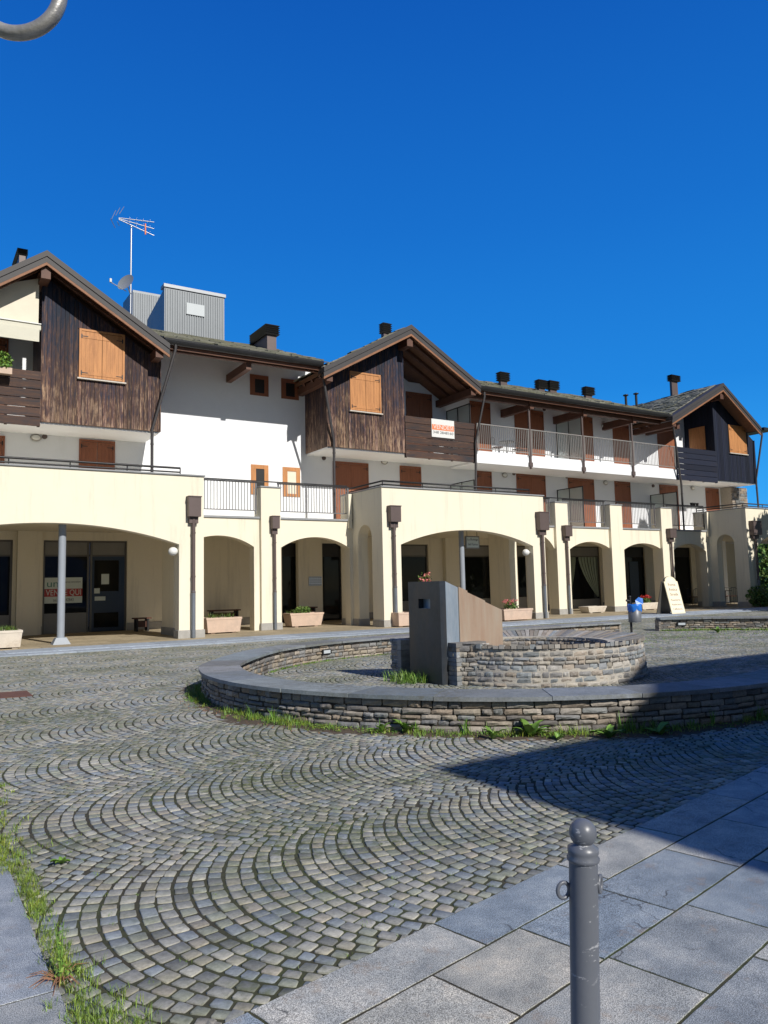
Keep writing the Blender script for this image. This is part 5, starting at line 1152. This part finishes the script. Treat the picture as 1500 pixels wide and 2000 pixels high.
# ================================================================ BOLLARD
bd = 1.46; bd = 1.44; g = ray(1138, 1600)*bd; g = Vector((g[0], g[1], 0)); def_z = lambda y: CAMH+ray(1138, y)[2]*hypot(g.x, g.y)/hypot(*ray(1138, y)[:2]); RB = 55/1500*bd/2
bo = thing('bollard', 'grey metal bollard with a ball top and two side rings', 'bollard', (g.x, g.y, 0)); zt = def_z(1598)
b = MB(); s_ = RB/.0268; ztube = def_z(1680)
b.tube([(g.x, g.y, 0), (g.x, g.y, ztube)], RB, 40); b.build('tube', m_bollard, bo)
b = MB(); b.lathe((g.x, g.y, ztube), [(RB*.98, -.002), (RB*1.13, .001), (RB*1.15, .006), (RB*1.02, .010), (RB*1.08, .016), (RB*1.08, .024), (RB*.75, .029), (RB*.62, .033), (RB*.60, .040), (0, .040)], 40); b.build('collar', m_bollard, bo)
b = MB(); rb = RB*.965; b.ball((g.x, g.y, zt-rb), rb, 32, 22); b.build('ball', m_bollard, bo)
for sd in (-1, 1):
    rr2 = RB*.46; cc = g+Vector((CR[0], CR[1], 0)).normalized()*sd*(RB+rr2*(.92 if sd < 0 else .35)); cc.z = def_z(1738)+(.012 if sd > 0 else 0); b = MB(); e1 = (Vector((CR[0], CR[1], 0)).normalized()*(1 if sd < 0 else .45)+ff_*(.35 if sd < 0 else .9)).normalized()
    b.tube([cc+e1*rr2*cos(a)+Vector((0, 0, 1))*rr2*1.15*sin(a) for a in np.linspace(0, 2*pi, 25)], RB*.14, 10, cap=False); b.build('side_ring', m_bollard, bo)
TH = .033; bo.rotation_mode = 'QUATERNION'; bo.rotation_quaternion = Matrix.Rotation(TH, 3, ff_).to_quaternion(); bo.location = Vector((g.x, g.y, 0))-rr_*zt*tan(TH)
# ================================================================ LAMP POST BRACKET (upper left)
def camp(x, y, dist): d = ray(x, y); return Vector((d[0], d[1], d[2]))*dist+Vector((0, 0, CAMH))
br = thing('lamp_bracket', 'curled dark metal scroll of a lamp bracket hanging in the top left corner', 'bracket', tuple(camp(38, 0, 2.1))); C0 = camp(38, -8, 2.1); m_scroll = M('scroll_metal', (.34, .33, .32), .38, .3, 8, .2, 60, metal=.45)
rx = Vector((CR[0], CR[1], 0)).normalized(); pts_ = []
for a in np.linspace(radians(-215), radians(35), 60): rad = .109; pts_.append(C0+rx*rad*cos(a)*1.02+Vector((0, 0, 1))*rad*sin(a))
for k in range(1, 14): a = radians(35+k*6); pts_.append(C0+rx*(.109+k*.004)*cos(a)+Vector((0, 0, 1))*(.109+k*.012)*sin(a))
b = MB(); b.tube(pts_, .0195, 18); b.build('scroll', m_scroll, br)
pl = C0+rx*(-.55); b = MB(); b.tube([(pl.x, pl.y, 0), (pl.x, pl.y, C0.z+.7)], .04, 16); b.tube([pts_[-1], pts_[-1]+Vector((0, 0, .12)), Vector((pl.x, pl.y, pts_[-1].z+.16))], .018, 10); b.build('post', m_scroll, br)
# ================================================================ WEEDS AND GRASS
b = MB(); b3 = MB()
def foot(u, d):
    p, nn, tt = ringp.fr(u); out = nn if (p+nn*.3-Vector((8, 9.6, 0))).length > (p-nn*.3-Vector((8, 9.6, 0))).length else -nn
    return p+out*(.27+d)
for _ in range(900):   # along the near foot of the curved wall, thick and thin by turns
    u = random.uniform(2.2, 15.8); dn = .5+.5*sin(u*2.3)+.4*sin(u*5.1+1)
    if random.random() > .35+.5*dn: continue
    y = random.choice([(1, 1, 1), (1.25, 1.02, .8), (.8, .85, .8), (1.5, 1.1, .9)])
    blades(b, foot(u, abs(random.gauss(0, .09))), random.randint(6, 13), random.uniform(.03, .09)*(1+.5*max(0, dn)), .05, .0035, .8, y)
for _ in range(300):
    u = random.uniform(2.2, 15.8); dn = .5+.5*sin(u*2.3+.6)
    if random.random() > .3+.7*dn: continue
    q = foot(u, abs(random.gauss(0, .11))); q.z = .025; leaves(b, q, 42, (.09, .09, .028), random.uniform(.006, .013), random.choice([(1, 1, 1), (.8, .9, .8), (1.2, 1.05, .8)]), 1.5)
for _ in range(26):
    q = foot(random.uniform(2.5, 15.5), random.uniform(0, .08)); blades(b, q, 14, random.uniform(.13, .22), .05, .006, .6, (.9, 1, .8))
b.build('wall_foot_grass', m_leaf2, None, 'stuff')
q = MB(); n = 260; vs = []
for i in range(n+1):
    u = 2.2+13.6*i/n; w_ = .10+.30*(.5+.5*sin(u*1.7+.5))*(.6+.4*sin(u*4.3))+.05*sin(u*23)+.03*random.random(); p0_ = foot(u, -.05); p1_ = foot(u, .05+w_*.5); p2_ = foot(u, .08+w_)
    vs += [(p0_.x, p0_.y, .012), (p1_.x, p1_.y, .0065), (p2_.x, p2_.y, .0015)]
q.add(vs, [(3*i+j, 3*i+j+1, 3*i+j+4, 3*i+j+3) for i in range(n) for j in range(2)], 0, True); q.build('soil_strip', m_soil2, None, 'structure')
for _ in range(120): blades(b3, foot(random.uniform(2.5, 15.5), random.uniform(.05, .35)), 5, .03, .06, .004, 1.2, (1, 1, 1))
b3.build('dry_grass', m_dryw, None, 'stuff')
b = MB()
for _ in range(900):
    y = random.uniform(4.75, 8.2); x = .30+.12*y/5+random.gauss(0, .10)
    if random.random() < .35+.65*abs(sin(y*2.1)): blades(b, (x, y, 0), 16, .045, .06, .0022, .9, random.choice([(1.1, .95, .8), (1.4, 1.05, .8), (1.6, 1.1, .8)]))
for _ in range(420):
    y = random.uniform(2.4, 4.9); x = random.gauss(.585, .028)
    if random.random() < .3+.7*abs(sin(y*4)): blades(b, (x, y, 0), 12, .04, .028, .0016, .9, random.choice([(1.1, .95, .8), (1.4, 1.05, .8), (.9, .8, .7)]))
for _ in range(160): blades(b, (random.gauss(.64, .07), random.gauss(2.8, .28), 0), 12, .05, .035, .0016, .9, (1.1, .95, .8))
b.build('grass_strip', m_leaf2, None, 'stuff')
b = MB()
for _ in range(700):
    x = random.uniform(.6, 6); y = random.uniform(2.8, 12)
    if y > 2.5+.22*x: blades(b, (x, y, 0), random.randint(6, 14), .016, .03, .0013, .9, (1, .9, .7), 2)
for _ in range(500): x = random.uniform(12, 22); y = random.gauss(13.2, .9); blades(b, (x, y, 0), 6, .04, .08, .006, .9, (1.05, .95, .7), 2)
for _ in range(260): u = random.uniform(17, 30); p, nn, tt = ringp.fr(u); blades(b, p+nn*.3, 7, .05, .06, .006, .9, (1, 1, .8), 2)
for _ in range(150): u = random.uniform(0, 3.2); p, nn, tt = rp.fr(u); blades(b, p+nn*.32, 8, .08, .08, .007, .9, (1, 1, .8), 2)
b.build('joint_weeds', m_leaf2, None, 'stuff')
b = MB()
for _ in range(26): blades(b, (6.72+random.uniform(-.2, .2), 10.25+random.uniform(-.35, .25), 0), 16, .20, .07, .006, .8)
tag(b.build('grass_tuft', m_leaf2, None, loc=(6.72, 10.2, 0)), 'bright tuft of tall grass at the foot of the dark steel slab', 'grass tuft')
for (x, y, n, L, l) in ((1037, 1436, 15, .24, 'large upright dock weed at the middle of the near curved wall'), (1190, 1438, 13, .20, 'broad-leaved weed at the edge of the shadow on the near curved wall'), (962, 1440, 10, .17, 'tall narrow leaved weed left of the large dock by the near wall'), (795, 1428, 12, .22, 'spreading weed in the grass below the left part of the near wall'), (1290, 1432, 12, .18, 'weed in deep shadow at the foot of the near wall'), (640, 1412, 10, .16, 'small leafy weed at the foot of the wall where it curves left'), (470, 1385, 11, .16, 'leafy weed at the left bend of the curved wall'), (745, 1428, 9, .15, 'low leafy weed just left of the spreading weed'), (1090, 1442, 10, .12, 'low rosette weed right of the large dock')):
    g_ = gnd(x, y+4); broadleaf(g_, n, L, l)
g_ = gnd(120, 1688); broadleaf(g_, 9, .07, 'small bright weed growing alone between the cobbles at lower left')
g_ = gnd(1402, 1236); broadleaf(g_, 9, .25, 'weed at the foot of the separate low wall')
# tall weed at the lower left corner
g_ = gnd(118, 1915); t = thing('tall_weed', 'tall flowering weed with reddish stems at the lower left slab edge', 'weed', tuple(g_)); b = MB()
for _ in range(3): a = random.uniform(0, 6.28); b.tube([g_, g_+Vector((cos(a)*.01, sin(a)*.01, .12)), g_+Vector((cos(a)*.03, sin(a)*.02, random.uniform(.2, .27)))], [.003, .0025, .001], 6)
b.build('stem', m_leaf2, t); b = MB(); leaves(b, g_+Vector((0, 0, .11)), 60, (.022, .022, .1), .008); leaves(b, g_+Vector((.02, 0, .03)), 60, (.05, .05, .02), .010); b.build('foliage', m_leaf2, t); b = MB()
for _ in range(26): a = random.uniform(0, 6.28); r = random.uniform(.06, .16); b.tube([g_, g_+Vector((cos(a)*r*.5, sin(a)*r*.5, .03)), g_+Vector((cos(a)*r, sin(a)*r, .006))], [.0025, .002, .001], 5)
b.build('dry_runners', m_dryw, t)
c = at(1486, 1192, 23.0); c.z = .05; t = thing('shrub', 'dark shrub at the foot of the rightmost pier', 'shrub', tuple(c)); b = MB(); leaves(b, c+Vector((0, 0, .55)), 900, (.75, .6, .55), .09); leaves(b, c+Vector((.6, 0, .4)), 500, (.7, .5, .4), .09); b.build('foliage', m_leaf, t); b = MB(); b.tube([c, c+Vector((0, 0, .7))], .03, 6); b.build('stem', m_bark, t)
# ================================================================ TREES
def tree(c, h, r, label, n=2600, size=.16, trunk=.22, kind='round', group=None, name='tree', tint=(1, 1, 1)):
    c = Vector(c); t = thing(name, label, 'tree', tuple(c), group); b = MB(); b.tube([c, c+Vector((.05, .02, h*.35)), c+Vector((0, .05, h*.75))], [trunk, trunk*.75, trunk*.25], 8)
    for _ in range(6): a = random.uniform(0, 6.28); z = h*random.uniform(.25, .6); b.tube([c+Vector((0, 0, z)), c+Vector((cos(a)*r*.5, sin(a)*r*.5, z+h*.15))], [trunk*.35, trunk*.1], 6)
    b.build('trunk', m_bark, t); b = MB()
    if kind == 'low':
        for _ in range(30):
            a = random.uniform(0, 6.28); rr = random.uniform(.0, .75)*r; z = h*random.uniform(.12, .88); s = random.uniform(.3, .45)*r; leaves(b, c+Vector((cos(a)*rr, sin(a)*rr, z)), n//30, (s, s, s*.9), size, tint)
    elif kind == 'round':
        K = 16
        for _ in range(K):
            a = random.uniform(0, 6.28); rr = random.uniform(.1, .72)*r; z = h*random.uniform(.35, .88); s = random.uniform(.25, .5)*r; leaves(b, c+Vector((cos(a)*rr, sin(a)*rr, z)), n//K, (s, s, s*.8), size, tint)
    else:
        for k in range(22):
            z = h*(.12+.86*k/21); rr = r*(1-k/22)**.8*random.uniform(.8, 1.1)+.1; leaves(b, c+Vector((0, 0, z)), int(n/22), (rr, rr, h*.05), size, tint)
    b.build('crown', m_leaf, t); return t
for i, (x, y, h, r, l) in enumerate(((67, 40.5, 5.6, 2.9, 'broad green tree beyond the far end of the arcade'), (74, 45, 6.4, 3.3, 'taller green tree farther behind the right end of the building'), (61.5, 37.2, 4.8, 2.2, 'small green tree closest behind the rightmost arch'))): tree((x, y, 0), h, r, l, 4200, .2, kind='low', group='trees behind the building')
b = MB(); gp = Path([Vector((53, 31.5, 0)), Vector((58, 35, 0)), Vector((64, 37, 0))]); core(b, gp, -.2, .2, 0, .95); t = thing('garden_wall', 'pale low wall under the green trees beyond the last arch', 'wall', (53, 30, 0)); b.build('wall', m_boardc, t)
# ================================================================ NEIGHBOUR HOUSE (behind the photographer, throws the big shadow)
nb = thing('neighbour_house', 'house behind the viewer whose roof throws the large shadow', 'building', (12, -8, 0)); b = MB()
PR = [(5.0, 0), (26, 0), (26, 8.4), (19.5, 10.95), (12.1, 10.85), (7.1, 8.15), (5.0, 8.1)]
b.prism(PR, -15, -6.0); b.build('wall', m_white, nb); b = MB()
for (p, q) in (((26.5, 8.2), (19.5, 11.1)), ((19.5, 11.1), (12.1, 11.0)), ((12.1, 11.0), (7.1, 8.3)), ((7.1, 8.3), (4.98, 8.25))): b.prism([(q[0], q[1]-.15), (p[0], p[1]-.15), (p[0], p[1]), (q[0], q[1])], -15.2, -5.98)
b.build('roof', m_slate, nb)
for x in (8, 12, 16, 20): 
    for z in (1.0, 4.5): b = MB(); b.box(x, x+1.1, -6.0, -5.93, z, z+1.5); b.build('window', m_shutter2, nb)
tree((35.6, 17.5, 0), 12.2, 3.2, 'slim dark conifer off to the right whose shadow falls on the arcade', 9000, .22, kind='cone')
tree((38.9, 14.6, 0), 10.3, 2.9, 'rounded tree off to the right shading the last bay', 9000, .28, kind='low')
